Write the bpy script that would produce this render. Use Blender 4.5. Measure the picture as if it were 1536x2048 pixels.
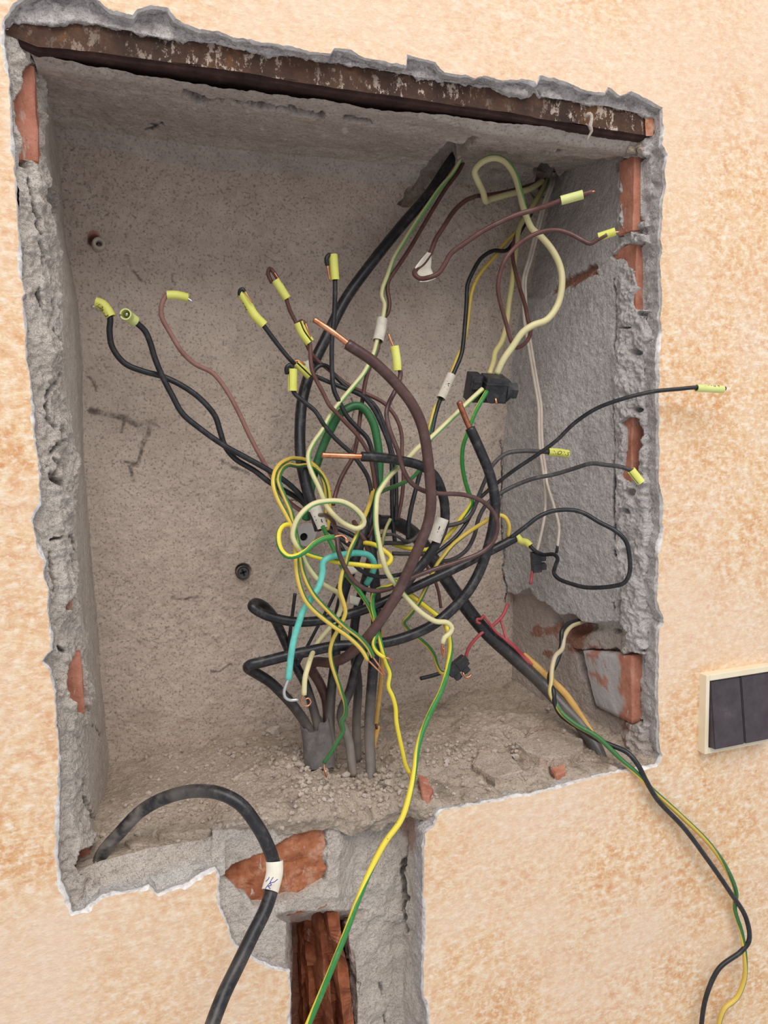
import bpy, bmesh, math, random
import numpy as np
from mathutils import Vector, Matrix
from mathutils.geometry import delaunay_2d_cdt

random.seed(7)
rng = np.random.default_rng(11)
S = bpy.context.scene
for o in list(bpy.data.objects):
    bpy.data.objects.remove(o)
COL = S.collection

# ------------------------------------------------------------------ camera
# wall surface is the plane y = 0, x to the right, z up, the niche goes to +y
CAM = np.array([0.0201, -0.5676, 0.3038])
YAW, PITCH, ROLL, FPX = 0.3544, -0.0943, -0.0196, 1570.6
cy_, sy_ = math.cos(YAW), math.sin(YAW)
cp_, sp_ = math.cos(PITCH), math.sin(PITCH)
FW = np.array([sy_ * cp_, cy_ * cp_, sp_])
_r = np.array([cy_, -sy_, 0.0])
_u = np.cross(_r, FW)
RT = math.cos(ROLL) * _r + math.sin(ROLL) * _u
UP = -math.sin(ROLL) * _r + math.cos(ROLL) * _u
cam = bpy.data.cameras.new('camera')
cam.sensor_fit = 'VERTICAL'
cam.sensor_height = 36.0
cam.lens = FPX / 2048 * 36.0
cam.clip_start = 0.01
camo = bpy.data.objects.new('camera', cam)
COL.objects.link(camo)
camo.matrix_world = Matrix(((RT[0], UP[0], -FW[0], CAM[0]), (RT[1], UP[1], -FW[1], CAM[1]),
                            (RT[2], UP[2], -FW[2], CAM[2]), (0, 0, 0, 1)))
S.camera = camo

# ------------------------------------------------------------------ light
w = bpy.data.worlds.new('world')
S.world = w
w.use_nodes = True
bg = w.node_tree.nodes['Background']
bg.inputs[0].default_value = (0.96, 0.965, 1.0, 1)
bg.inputs[1].default_value = 0.63


def area(name, loc, target, size, energy, col):
    l = bpy.data.lights.new(name, 'AREA')
    l.shape = 'RECTANGLE'
    l.size, l.size_y = size
    l.energy = energy
    l.color = col
    o = bpy.data.objects.new(name, l)
    COL.objects.link(o)
    o.location = loc
    o.rotation_euler = (Vector(target) - Vector(loc)).to_track_quat('-Z', 'Y').to_euler()
    return o


area('key_light', (0.0, -1.75, 2.25), (0.25, 0.1, 0.2), (2.6, 1.5), 62, (1.0, 0.96, 0.91))  # soft key light from above and in front, its source out of view
vs = S.view_settings
vs.view_transform = 'Standard'
vs.look = 'None'
vs.exposure = 0.0
vs.gamma = 1.0
vs.use_curve_mapping = False


# ------------------------------------------------------------------ helpers
def U(px, py, d):
    """point seen at pixel (px, py) lying d centimetres behind the wall surface"""
    v = FW + RT * ((px - 768) / FPX) + UP * ((1024 - py) / FPX)
    t = (d * 0.01 - CAM[1]) / v[1]
    return CAM + v * t


def PX(P):
    d = P - CAM
    k = d @ FW
    return np.stack([768 + FPX * (d @ RT) / k, 1024 - FPX * (d @ UP) / k], -1)


_TAB = np.random.default_rng(5).uniform(-1, 1, 65536).astype(np.float32)


def vnoise(P):
    P = np.asarray(P, np.float32)
    I = np.floor(P)
    F = P - I
    I = I.astype(np.int32)
    F = F * F * (3 - 2 * F)
    ix, iy, iz = I[..., 0] * 7919, I[..., 1] * 104729, I[..., 2] * 15485863
    x1, y1, z1 = ix + 7919, iy + 104729, iz + 15485863
    g = lambda a, b, c: _TAB[(((a ^ b ^ c) * 668265263) >> 12) & 65535]
    fx, fy, fz = F[..., 0], F[..., 1], F[..., 2]

    def plane(zz):
        a = g(ix, iy, zz)
        a = a + (g(x1, iy, zz) - a) * fx
        b = g(ix, y1, zz)
        b = b + (g(x1, y1, zz) - b) * fx
        return a + (b - a) * fy
    p0 = plane(iz)
    return p0 + (plane(z1) - p0) * fz


_CACHE = {}


def fbm(P, scale, octs=4, gain=0.5, seed=0):
    P = np.asarray(P)
    big = P.ndim == 3
    key = (id(P), P.shape, scale, octs, gain, seed)
    if big and key in _CACHE:
        return _CACHE[key][1]
    r = 0
    a = 1
    s = scale
    for k in range(octs):
        r = r + a * vnoise(P * s + seed * 17.3 + k * 5.1 + 400.0)
        a *= gain
        s *= 2.03
    if big:
        _CACHE[key] = (P, r)
    return r


def sstep(a, b, x):
    t = np.clip((x - a) / (b - a), 0, 1)
    return t * t * (3 - 2 * t)


def dist_line(Q, poly):
    best = np.full(Q.shape[:-1], 1e9)
    for a, b in zip(poly[:-1], poly[1:]):
        a = np.array(a[:2], float)
        b = np.array(b[:2], float)
        ab = b - a
        t = np.clip(((Q - a) @ ab) / max(1e-9, ab @ ab), 0, 1)
        d = np.linalg.norm(Q - (a + t[..., None] * ab), axis=-1)
        best = np.minimum(best, d)
    return best


def sd_poly(Q, poly):
    d = dist_line(Q, list(poly) + [poly[0]])
    inside = np.zeros(Q.shape[:-1], bool)
    n = len(poly)
    for i in range(n):
        x0, y0 = poly[i]
        x1, y1 = poly[(i + 1) % n]
        c = ((y0 > Q[..., 1]) != (y1 > Q[..., 1]))
        with np.errstate(divide='ignore', invalid='ignore'):
            xi = (x1 - x0) * (Q[..., 1] - y0) / (y1 - y0 + 1e-12) + x0
        inside ^= c & (Q[..., 0] < xi)
    return np.where(inside, -d, d)


def tag(o, label=None, cat=None, group=None, kind=None):
    if label:
        o['label'] = label
    if cat:
        o['category'] = cat
    if group:
        o['group'] = group
    if kind:
        o['kind'] = kind
    return o


def empty(name, loc=(0, 0, 0)):
    o = bpy.data.objects.new(name, None)
    o.empty_display_size = 0.01
    COL.objects.link(o)
    o.location = loc
    return o


def link(name, me, mat, parent=None, smooth=True):
    o = bpy.data.objects.new(name, me)
    COL.objects.link(o)
    if mat:
        me.materials.append(mat)
    if smooth:
        me.polygons.foreach_set('use_smooth', [True] * len(me.polygons))
    if parent:
        o.parent = parent
        if parent.type == 'EMPTY' or True:
            o.matrix_parent_inverse = Matrix.Translation(-parent.location) if parent.parent is None else Matrix.Identity(4)
    return o


def mesh_from(name, V, F, mat, parent=None, smooth=True, attrs=None):
    me = bpy.data.meshes.new(name)
    V = np.asarray(V, float)
    me.from_pydata(V.tolist(), [], F.tolist() if isinstance(F, np.ndarray) else F)
    if attrs:
        for k, v in attrs.items():
            a = me.attributes.new(k, 'FLOAT', 'POINT')
            a.data.foreach_set('value', np.asarray(v, np.float32).ravel())
    me.update()
    return link(name, me, mat, parent, smooth)


# ------------------------------------------------------------------ materials
class NT:
    def __init__(self, name, rough=0.9, spec=0.3, metallic=0.0):
        self.m = bpy.data.materials.new(name)
        self.m.use_nodes = True
        self.t = self.m.node_tree
        self.b = self.t.nodes['Principled BSDF']
        self.b.inputs['Roughness'].default_value = rough
        self.b.inputs['Specular IOR Level'].default_value = spec
        self.b.inputs['Metallic'].default_value = metallic
        self.co = self.n('ShaderNodeTexCoord').outputs['Object']

    def n(self, t, **k):
        x = self.t.nodes.new(t)
        for a, v in k.items():
            setattr(x, a, v)
        return x

    def l(self, a, b):
        self.t.links.new(a, b)

    def noise(self, scale, detail=4, rough=0.6, stretch=None, rot=None, dist=0.0):
        x = self.n('ShaderNodeTexNoise')
        x.inputs['Scale'].default_value = scale
        x.inputs['Detail'].default_value = detail
        x.inputs['Roughness'].default_value = rough
        x.inputs['Distortion'].default_value = dist
        co = self.co
        if stretch or rot:
            mp = self.n('ShaderNodeMapping')
            if stretch:
                mp.inputs['Scale'].default_value = stretch
            if rot:
                mp.inputs['Rotation'].default_value = rot
            self.l(co, mp.inputs[0])
            co = mp.outputs[0]
        self.l(co, x.inputs['Vector'])
        return x.outputs['Fac']

    def ramp(self, fac, stops, interp='LINEAR'):
        x = self.n('ShaderNodeValToRGB')
        x.color_ramp.interpolation = interp
        e = x.color_ramp.elements
        while len(e) > 1:
            e.remove(e[-1])
        for i, (p, c) in enumerate(stops):
            if not isinstance(c, (tuple, list)):
                c = (c, c, c)
            if i == 0:
                el = e[0]
                el.position = p
            else:
                el = e.new(p)
            el.color = (*c[:3], 1)
        self.l(fac, x.inputs[0])
        return x.outputs[0]

    def mix(self, fac, a, b, blend='MIX'):
        x = self.n('ShaderNodeMix', data_type='RGBA', blend_type=blend)
        for v, i in ((fac, 0), (a, 6), (b, 7)):
            if hasattr(v, 'node'):
                self.l(v, x.inputs[i])
            elif i == 0:
                x.inputs[0].default_value = v
            else:
                x.inputs[i].default_value = (*v[:3], 1)
        return x.outputs[2]

    def attr(self, name):
        x = self.n('ShaderNodeAttribute', attribute_name=name)
        return x.outputs['Fac']

    def math(self, op, a, b=0.0):
        x = self.n('ShaderNodeMath', operation=op)
        for v, i in ((a, 0), (b, 1)):
            if hasattr(v, 'node'):
                self.l(v, x.inputs[i])
            else:
                x.inputs[i].default_value = v
        return x.outputs[0]

    def bump(self, h, strength=0.5, dist=0.002, prev=None):
        x = self.n('ShaderNodeBump')
        x.inputs['Strength'].default_value = strength
        x.inputs['Distance'].default_value = dist
        self.l(h, x.inputs['Height'])
        if prev:
            self.l(prev, x.inputs['Normal'])
        return x.outputs[0]

    def done(self, col, normal=None, rough=None):
        if hasattr(col, 'node'):
            self.l(col, self.b.inputs['Base Color'])
        else:
            self.b.inputs['Base Color'].default_value = (*col, 1)
        if normal:
            self.l(normal, self.b.inputs['Normal'])
        if rough:
            self.l(rough, self.b.inputs['Roughness'])
        return self.m


def srgb(r, g, b):
    f = lambda c: (c / 255 / 12.92) if c / 255 <= 0.04045 else ((c / 255 + 0.055) / 1.055) ** 2.4
    return (f(r), f(g), f(b))


BRK_D = srgb(140, 84, 66)
BRK_L = srgb(176, 104, 80)


def m_concrete(name, c_lo, c_mid, c_hi, pit=0.55, sc=1.0, bump=0.6, bd=0.0016):
    k = NT(name, 0.95, 0.15)
    big = k.noise(9 * sc, 5, 0.65)
    mid = k.noise(60 * sc, 5, 0.7)
    fine = k.noise(420, 4, 0.7)
    c = k.ramp(big, [(0.3, c_lo), (0.5, c_mid), (0.72, c_hi)])
    c2 = k.ramp(mid, [(0.3, c_lo), (0.5, c_mid), (0.7, c_hi)])
    c = k.mix(0.45, c, c2)
    # dark pits and pale grains that belong to the plaster
    pits = k.ramp(k.noise(430, 3, 0.65), [(0.36, 1.0), (0.46, 0.0)])
    c = k.mix(k.math('MULTIPLY', pits, pit), c, (c_lo[0] * .5, c_lo[1] * .5, c_lo[2] * .5))
    pit2 = k.ramp(k.noise(190, 5, 0.75), [(0.29, 1.0), (0.36, 0.0)])
    c = k.mix(k.math('MULTIPLY', pit2, pit * .8), c, (c_lo[0] * .4, c_lo[1] * .38, c_lo[2] * .38))
    grain = k.ramp(k.noise(520, 2, 0.5), [(0.68, 0.0), (0.76, 0.6)])
    c = k.mix(grain, c, (min(1, c_hi[0] * 1.35), min(1, c_hi[1] * 1.35), min(1, c_hi[2] * 1.35)))
    redc = k.ramp(k.noise(130, 5, 0.7), [(0.3, BRK_D), (0.6, srgb(176, 116, 92)), (0.8, srgb(186, 154, 138))])
    c = k.mix(k.attr('warm'), c, k.mix(0.5, c, srgb(182, 160, 142)))
    c = k.mix(k.attr('red'), c, redc)
    c = k.mix(k.attr('stain'), c, (0.035, 0.03, 0.028))
    c = k.mix(k.attr('pale'), c, srgb(222, 218, 214))
    nb = k.bump(fine, bump, bd)
    nb = k.bump(mid, bump * .6, bd * 2.5, nb)
    return k.done(c, nb)


M = {}
M['back'] = m_concrete('back_plaster', srgb(166, 149, 136), srgb(196, 179, 166), srgb(212, 197, 184), 0.66)
M['soffit'] = m_concrete('soffit_plaster', srgb(156, 143, 134), srgb(184, 171, 162), srgb(204, 192, 184), 0.55)
M['mortar'] = m_concrete('broken_mortar', srgb(190, 177, 165), srgb(220, 208, 197), srgb(236, 227, 218), 0.38, 1.6, 1.0, .0030)
M['mortarg'] = m_concrete('grey_mortar', srgb(180, 173, 171), srgb(210, 203, 200), srgb(228, 221, 219), 0.40, 1.6, 1.0, .0026)
M['sand'] = m_concrete('dusty_ledge', srgb(164, 146, 131), srgb(198, 181, 164), srgb(216, 201, 186), 0.45, 1.6, 1.0, .0024)


def m_paint():
    k = NT('sponged_paint', 0.75, 0.25)
    a = k.noise(5.5, 5, 0.6)
    a2 = k.noise(14, 5, 0.65)
    s1 = k.noise(105, 5, 0.62, stretch=(0.75, 1, 1.35), rot=(0, 0.35, 0))
    s2 = k.noise(150, 5, 0.65, stretch=(1.2, 1, 0.9), rot=(0, -0.5, 0))
    s3 = k.noise(230, 4, 0.6, stretch=(0.7, 1, 1.3), rot=(0, 0.25, 0))
    f = k.noise(420, 3, 0.6)
    white = srgb(248, 238, 222)
    cream = srgb(242, 220, 188)
    peach = srgb(232, 196, 154)
    orange = srgb(213, 150, 97)
    deep = srgb(200, 124, 76)
    c = k.ramp(a2, [(0.3, srgb(219, 172, 124)), (0.5, peach), (0.7, srgb(232, 202, 176))])
    # translucent darker wipes, stronger in some zones
    z1 = k.ramp(k.mix(0.5, a, a2), [(0.40, 1.0), (0.60, 0.12)])
    w1 = k.ramp(s1, [(0.40, 1.0), (0.54, 0.0)])
    c = k.mix(k.math('MULTIPLY', k.math('MULTIPLY', w1, z1), 0.95), c, orange)
    w2 = k.ramp(s2, [(0.30, 1.0), (0.40, 0.0)])
    c = k.mix(k.math('MULTIPLY', k.math('MULTIPLY', w2, z1), 0.85), c, deep)
    w3 = k.ramp(s2, [(0.48, 0.0), (0.62, 0.75)])
    c = k.mix(w3, c, cream)
    w4 = k.ramp(s3, [(0.52, 0.0), (0.66, 0.6)])
    c = k.mix(w4, c, white)
    w5 = k.ramp(s1, [(0.56, 0.0), (0.70, 0.75)])
    c = k.mix(w5, c, white)
    w6 = k.ramp(s3, [(0.32, 0.5), (0.40, 0.0)])
    c = k.mix(w6, c, orange)
    pale = k.ramp(k.noise(4.3, 4, 0.55), [(0.42, 0.0), (0.62, 0.6)])
    c = k.mix(pale, c, srgb(236, 210, 186))
    nb = k.bump(s1, 0.4, 0.003)
    nb = k.bump(f, 0.25, 0.0012, nb)
    return k.done(c, nb)


M['paint'] = m_paint()
k = NT('white_skim', 0.9, 0.2)
c = k.ramp(k.noise(160, 4, 0.7), [(0.34, srgb(196, 190, 188)), (0.48, srgb(232, 228, 226)), (0.62, srgb(250, 247, 244))])
M['skim'] = k.done(c, k.bump(k.noise(300, 3), 0.5, 0.001))


def m_brick(name, cols, smear=0.4):
    k = NT(name, 0.85, 0.25)
    c = k.ramp(k.noise(70, 5, 0.65), list(zip((0.3, 0.5, 0.72), cols)))
    sm = k.ramp(k.noise(95, 5, 0.65, stretch=(1.5, 1, 0.6), dist=0.8), [(0.60, 0.0), (0.68, smear)])
    c = k.mix(sm, c, srgb(200, 186, 178))
    c = k.mix(k.attr('pale'), c, srgb(192, 186, 184))
    dk = k.ramp(k.noise(240, 3), [(0.28, 0.5), (0.36, 0.0)])
    c = k.mix(dk, c, srgb(84, 40, 30))
    return k.done(c, k.bump(k.noise(260, 5, 0.7), 0.6, 0.0018))


M['brick'] = m_brick('terracotta_brick', (srgb(164, 106, 86), srgb(188, 126, 104), srgb(202, 144, 122)), 0.7)
M['brickraw'] = m_brick('crumbling_brick', (srgb(146, 84, 56), srgb(176, 112, 80), srgb(206, 166, 144)), 0.95)
M['brickdeep'] = m_brick('hollow_brick', (srgb(112, 60, 40), srgb(146, 84, 56), srgb(172, 112, 80)), 0.45)

k = NT('rusty_steel', 0.8, 0.3)
rc = k.ramp(k.noise(30, 6, 0.7), [(0.28, srgb(46, 34, 30)), (0.48, srgb(72, 52, 43)), (0.60, srgb(90, 64, 49)), (0.68, srgb(122, 84, 52)), (0.8, srgb(156, 106, 60))])
pl = k.ramp(k.noise(120, 6, 0.8, stretch=(1, 1, 0.6)), [(0.545, 0.0), (0.585, 1.0)])
zone = k.ramp(k.noise(5.0, 3, 0.5), [(0.45, 0.0), (0.58, 1.0)])
rc = k.mix(k.math('MULTIPLY', k.math('MULTIPLY', pl, zone), 0.8), rc, srgb(206, 188, 172))
M['rust'] = k.done(rc, k.bump(k.noise(140, 6, 0.7), 0.7, 0.002))
k = NT('dark_lip_steel', 0.85, 0.2)  # darker brown steel for the lintel's lower lip and underside
M['lipdark'] = k.done(k.ramp(k.noise(60, 5, 0.7), [(0.3, srgb(48, 34, 32)), (0.6, srgb(70, 50, 45)), (0.8, srgb(96, 70, 56))]), k.bump(k.noise(160, 5, 0.7), 0.6, 0.002))


def m_rubber(name, c0, c1, rough=0.5, dust=0.35):
    k = NT(name, rough, 0.45)
    n = k.noise(55, 5, 0.7)
    c = k.ramp(n, [(0.3, c0), (0.75, c1)])
    d = k.ramp(k.noise(130, 5, 0.7), [(0.5, 0.0), (0.72, dust)])
    c = k.mix(d, c, srgb(150, 140, 132))
    c = k.mix(k.attr('dust'), c, srgb(146, 136, 128))
    return k.done(c, k.bump(k.noise(500, 2), 0.12, 0.0006))


M['cable'] = m_rubber('black_cable_sheath', srgb(22, 22, 27), srgb(44, 44, 49), 0.36, 0.22)
M['wireblack'] = m_rubber('black_insulation', srgb(24, 25, 29), srgb(44, 45, 50), 0.4, 0.12)
M['wiregrey'] = m_rubber('dusty_black_insulation', srgb(48, 46, 48), srgb(84, 80, 80), 0.5, 0.25)
M['brown'] = m_rubber('brown_insulation', srgb(82, 50, 46), srgb(112, 74, 68), 0.42, 0.12)
M['browndusty'] = m_rubber('dusty_brown_insulation', srgb(128, 88, 80), srgb(156, 116, 106), 0.5, 0.2)
M['browndark'] = m_rubber('dark_brown_sheath', srgb(70, 46, 44), srgb(98, 70, 66), 0.32, 0.15)
M['green'] = m_rubber('dark_green_insulation', srgb(30, 88, 50), srgb(56, 120, 70), 0.45, 0.15)
M['teal'] = m_rubber('teal_insulation', srgb(72, 176, 162), srgb(128, 218, 204), 0.4, 0.12)
M['red'] = m_rubber('red_insulation', srgb(150, 52, 60), srgb(200, 92, 98), 0.45, 0.15)
M['cream'] = m_rubber('cream_insulation', srgb(206, 188, 140), srgb(234, 220, 178), 0.45, 0.12)
M['white'] = m_rubber('offwhite_insulation', srgb(186, 172, 158), srgb(216, 204, 192), 0.5, 0.15)
M['ochre'] = m_rubber('ochre_sheath', srgb(186, 140, 66), srgb(214, 172, 96), 0.5, 0.2)
M['yellowins'] = m_rubber('yellow_insulation', srgb(204, 178, 62), srgb(230, 206, 92), 0.45, 0.12)
M['plastic'] = m_rubber('black_plastic', srgb(30, 30, 34), srgb(56, 56, 60), 0.5, 0.2)
M['conduit'] = m_rubber('grey_conduit', srgb(88, 84, 84), srgb(126, 120, 116), 0.6, 0.4)
M['conduit'] = M['conduit']
M['nylon'] = m_rubber('nylon_plug', srgb(176, 164, 150), srgb(206, 194, 180), 0.5, 0.1)
M['bracket'] = m_rubber('pale_bracket', srgb(178, 172, 168), srgb(206, 200, 196), 0.6, 0.2)


def m_stripe(name, a, b):
    k = NT(name, 0.42, 0.45)
    s = k.math('ADD', k.math('MULTIPLY', k.attr('stripe'), 0.5), 0.5)
    dn = k.math('MULTIPLY', k.math('SUBTRACT', k.noise(160, 3), 0.5), 0.10)
    s = k.math('ADD', s, dn)
    c = k.ramp(s, [(0.44, a), (0.54, b)])
    d = k.ramp(k.noise(150, 5, 0.7), [(0.55, 0.0), (0.75, 0.3)])
    c = k.mix(d, c, srgb(176, 164, 140))
    dk = k.ramp(k.noise(260, 2), [(0.24, 0.8), (0.28, 0.0)])
    c = k.mix(dk, c, srgb(70, 56, 34))
    c = k.mix(k.attr('dust'), c, srgb(196, 184, 156))
    return k.done(c)


M['gy'] = m_stripe('green_yellow_insulation', srgb(50, 132, 62), srgb(238, 216, 66))
M['gydark'] = m_stripe('dusty_green_yellow_insulation', srgb(58, 112, 62), srgb(222, 190, 84))
M['gypale'] = m_stripe('faded_green_yellow_insulation', srgb(116, 178, 100), srgb(218, 208, 158))
M['gyshade'] = m_stripe('faded_green_cream_insulation', srgb(96, 156, 84), srgb(196, 184, 128))
k = NT('copper', 0.38, 0.5, 1.0)
M['copper'] = k.done(k.ramp(k.noise(120, 4), [(0.3, srgb(196, 118, 84)), (0.7, srgb(244, 178, 140))]))
k = NT('oxidised_copper', 0.55, 0.5, 0.9)
M['copperox'] = k.done(k.ramp(k.noise(90, 5, .7), [(0.35, srgb(110, 76, 64)), (0.65, srgb(196, 122, 92))]))
k = NT('tinned_steel', 0.28, 0.5, 1.0)
M['steel'] = k.done((0.72, 0.72, 0.74))
k = NT('dark_steel', 0.5, 0.5, 0.8)
M['darksteel'] = k.done((0.12, 0.12, 0.13))
k = NT('marker_sleeve', 0.45, 0.4)
M['sleeve'] = k.done(k.ramp(k.noise(40, 3), [(0.3, srgb(216, 214, 92)), (0.7, srgb(232, 232, 128))]))
k = NT('marker_sleeve_pale', 0.45, 0.4)
M['sleevepale'] = k.done(k.ramp(k.noise(40, 3), [(0.3, srgb(208, 214, 130)), (0.7, srgb(226, 232, 160))]))
k = NT('masking_tape', 0.7, 0.3)
M['tape'] = k.done(k.ramp(k.noise(70, 5, .7), [(0.3, srgb(196, 186, 172)), (0.6, srgb(228, 220, 206))]), k.bump(k.noise(200, 3), 0.3, 0.001))
k = NT('paper_flag', 0.7, 0.3)
M['flag'] = k.done(k.ramp(k.noise(50, 4, .6), [(0.3, srgb(226, 218, 200)), (0.6, srgb(244, 238, 224))]))
k = NT('marker_ink', 0.6, 0.2)
M['ink'] = k.done((0.012, 0.012, 0.014))
k = NT('blue_ink', 0.6, 0.2)
M['blueink'] = k.done(srgb(92, 92, 168))
k = NT('switch_frame', 0.35, 0.4)
M['ivory'] = k.done(k.ramp(k.noise(30, 3), [(0.3, srgb(232, 218, 188)), (0.7, srgb(242, 230, 204))]))
k = NT('switch_rocker', 0.5, 0.4)
c = k.ramp(k.noise(60, 5, .7), [(0.35, srgb(62, 54, 60)), (0.62, srgb(76, 68, 74)), (0.8, srgb(104, 96, 98))])
M['rocker'] = k.done(c, k.bump(k.noise(600, 2), 0.1, 0.0004))
M['stone'] = m_concrete('rubble_stone', srgb(158, 142, 130), srgb(190, 176, 164), srgb(214, 202, 192), 0.3, 2.0, 0.6)
k = NT('dark_void', 1.0, 0.0)
M['void'] = k.done(srgb(70, 58, 52), k.bump(k.noise(60, 4), 0.8, 0.01))
M['leak_box'] = k.m


# ------------------------------------------------------------------ lofted surfaces
def resample(pts, n):
    pts = np.asarray(pts, float)
    s = np.r_[0, np.cumsum(np.linalg.norm(np.diff(pts, axis=0), axis=1))]
    t = np.linspace(0, s[-1], n)
    return np.stack([np.interp(t, s, pts[:, i]) for i in range(3)], -1)


def loft(name, curves, n_along, n_across, mat, disp=None, parent=None, attrs=None, smooth=True, by=None):
    """curves: rows of (px, py, depth cm) joined across; disp(P, Q) -> metres towards the viewer"""
    rows = []
    for c in curves:
        p = np.array([U(*q) for q in c])
        rows.append(resample(p, n_along))
    rows = np.array(rows)
    segs = [np.linalg.norm(rows[i + 1] - rows[i], axis=1).mean() for i in range(len(rows) - 1)]
    tot = sum(segs)
    G = []
    for i in range(len(rows) - 1):
        n = max(2, int(round(n_across * segs[i] / tot)))
        for j in range(n):
            t = j / n
            G.append(rows[i] * (1 - t) + rows[i + 1] * t)
    G.append(rows[-1])
    G = np.array(G)
    du = np.gradient(G, axis=1)
    dv = np.gradient(G, axis=0)
    N = np.cross(du, dv)
    # smooth the normals so that folds bend softly
    N /= np.linalg.norm(N, axis=-1, keepdims=True) + 1e-12
    for _ in range(6):
        A = N.copy()
        A[1:] += N[:-1]
        A[:-1] += N[1:]
        A[:, 1:] += N[:, :-1]
        A[:, :-1] += N[:, 1:]
        N = A / (np.linalg.norm(A, axis=-1, keepdims=True) + 1e-12)
    if (np.sum(N * (CAM - G), -1)).mean() < 0:
        N = -N
    Q = PX(G)
    _CACHE.clear()
    at = {}
    if disp:
        r = disp(G, Q)
        if isinstance(r, tuple):
            r, at = r
        G = G + N * r[..., None]
    a, b = G.shape[:2]
    idx = np.arange(a * b).reshape(a, b)
    F = np.stack([idx[:-1, :-1], idx[:-1, 1:], idx[1:, 1:], idx[1:, :-1]], -1).reshape(-1, 4)
    # face orientation towards the viewer
    p = G.reshape(-1, 3)
    nf = np.cross(p[F[:, 1]] - p[F[:, 0]], p[F[:, 3]] - p[F[:, 0]])
    if (np.sum(nf * (CAM - p[F[:, 0]]), -1)).mean() < 0:
        F = F[:, ::-1]
    return mesh_from(name, p, F, mat, parent, smooth, at)


def crack(Q, poly, wpx, jitter=None):
    q = Q if jitter is None else Q + jitter
    pl = np.array(poly, float)
    lo, hi = pl.min(0) - wpx - 1, pl.max(0) + wpx + 1
    m = (q[..., 0] > lo[0]) & (q[..., 0] < hi[0]) & (q[..., 1] > lo[1]) & (q[..., 1] < hi[1])
    r = np.zeros(Q.shape[:-1])
    if m.any():
        r[m] = 1 - sstep(wpx * 0.4, wpx, dist_line(q[m], poly))
    return r


def jit(P, scale, amp, seed=0):
    return np.stack([fbm(P, scale, 3, 0.6, seed), fbm(P, scale, 3, 0.6, seed + 9)], -1) * amp


# outline of the torn paint, clockwise from the top left
OUT_TOP = [(10, 45), (25, 15), (45, -4), (120, -14), (188, -6), (200, 5), (215, 22), (265, 32), (275, 18), (300, 12), (335, 18),
           (350, 40), (362, 48), (400, 60), (440, 65), (460, 75), (490, 80), (520, 86), (600, 98), (620, 105), (660, 108), (670, 96),
           (700, 100), (715, 112), (768, 125), (812, 134), (816, 112), (870, 126), (888, 146), (950, 158), (968, 153),
           (1008, 163), (1045, 160), (1075, 172), (1082, 155), (1105, 158), (1150, 172), (1168, 180), (1210, 190),
           (1216, 176), (1240, 194), (1262, 184), (1285, 198), (1322, 216)]
OUT_RIGHT = [(1325, 250), (1322, 290), (1332, 308), (1328, 345), (1330, 375), (1322, 400), (1322, 460), (1320, 520), (1322, 600),
             (1318, 640), (1322, 662), (1316, 700), (1316, 860), (1318, 900), (1316, 960), (1322, 980), (1324, 1060), (1316, 1100),
             (1314, 1200), (1320, 1220), (1326, 1245), (1318, 1262), (1315, 1300), (1315, 1400), (1316, 1480), (1324, 1512)]
OUT_BOT = [(1312, 1530), (1280, 1536), (1230, 1546), (1190, 1553), (1130, 1570), (1060, 1590), (1020, 1593), (1000, 1601),
           (930, 1613), (885, 1620), (871, 1632), (868, 1650), (848, 1668), (846, 1730), (845, 1780), (848, 1850), (846, 1920),
           (845, 1980), (852, 2010), (858, 2048), (860, 2160), (866, 2300), (870, 2460)]
OUT_CH = [(590, 2460), (586, 2300), (582, 2160), (581, 2048), (580, 1940), (545, 1938), (520, 1926), (500, 1911), (480, 1900), (465, 1880), (455, 1850),
          (441, 1820), (438, 1780), (440, 1752), (432, 1737), (400, 1752), (370, 1770), (340, 1778), (318, 1790), (300, 1771),
          (280, 1778), (245, 1785), (205, 1793), (190, 1806), (170, 1820), (145, 1828)]
OUT_LEFT = [(140, 1812), (130, 1790), (118, 1745), (116, 1700), (120, 1620), (118, 1600), (120, 1520), (115, 1449), (110, 1384),
            (102, 1344), (84, 1324), (102, 1301), (105, 1274), (98, 1249), (97, 1174), (88, 1144), (90, 1124), (75, 1084),
            (65, 1039), (83, 1012), (80, 952), (72, 892), (65, 822), (62, 762), (55, 712), (50, 637), (44, 600), (50, 588),
            (46, 562), (42, 512), (40, 500), (35, 400), (30, 325), (23, 250), (20, 165), (14, 125), (8, 75)]
OUTLINE = OUT_TOP + OUT_RIGHT + OUT_BOT + OUT_CH + OUT_LEFT


def rough_outline(poly, step=3.0, amp=1.7):
    pts = [np.array(p, float) for p in poly]
    out = []
    n = len(pts)
    for i in range(n):
        a, b = pts[i], pts[(i + 1) % n]
        L = np.linalg.norm(b - a)
        k = max(1, int(L / step))
        for j in range(k):
            out.append(a + (b - a) * j / k)
    out = np.array(out)
    P = np.c_[out * 0.001, np.zeros(len(out))]
    off = np.stack([fbm(P, 38, 5, 0.68, 3), fbm(P, 38, 5, 0.68, 8)], -1) * amp
    return out + off


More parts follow.
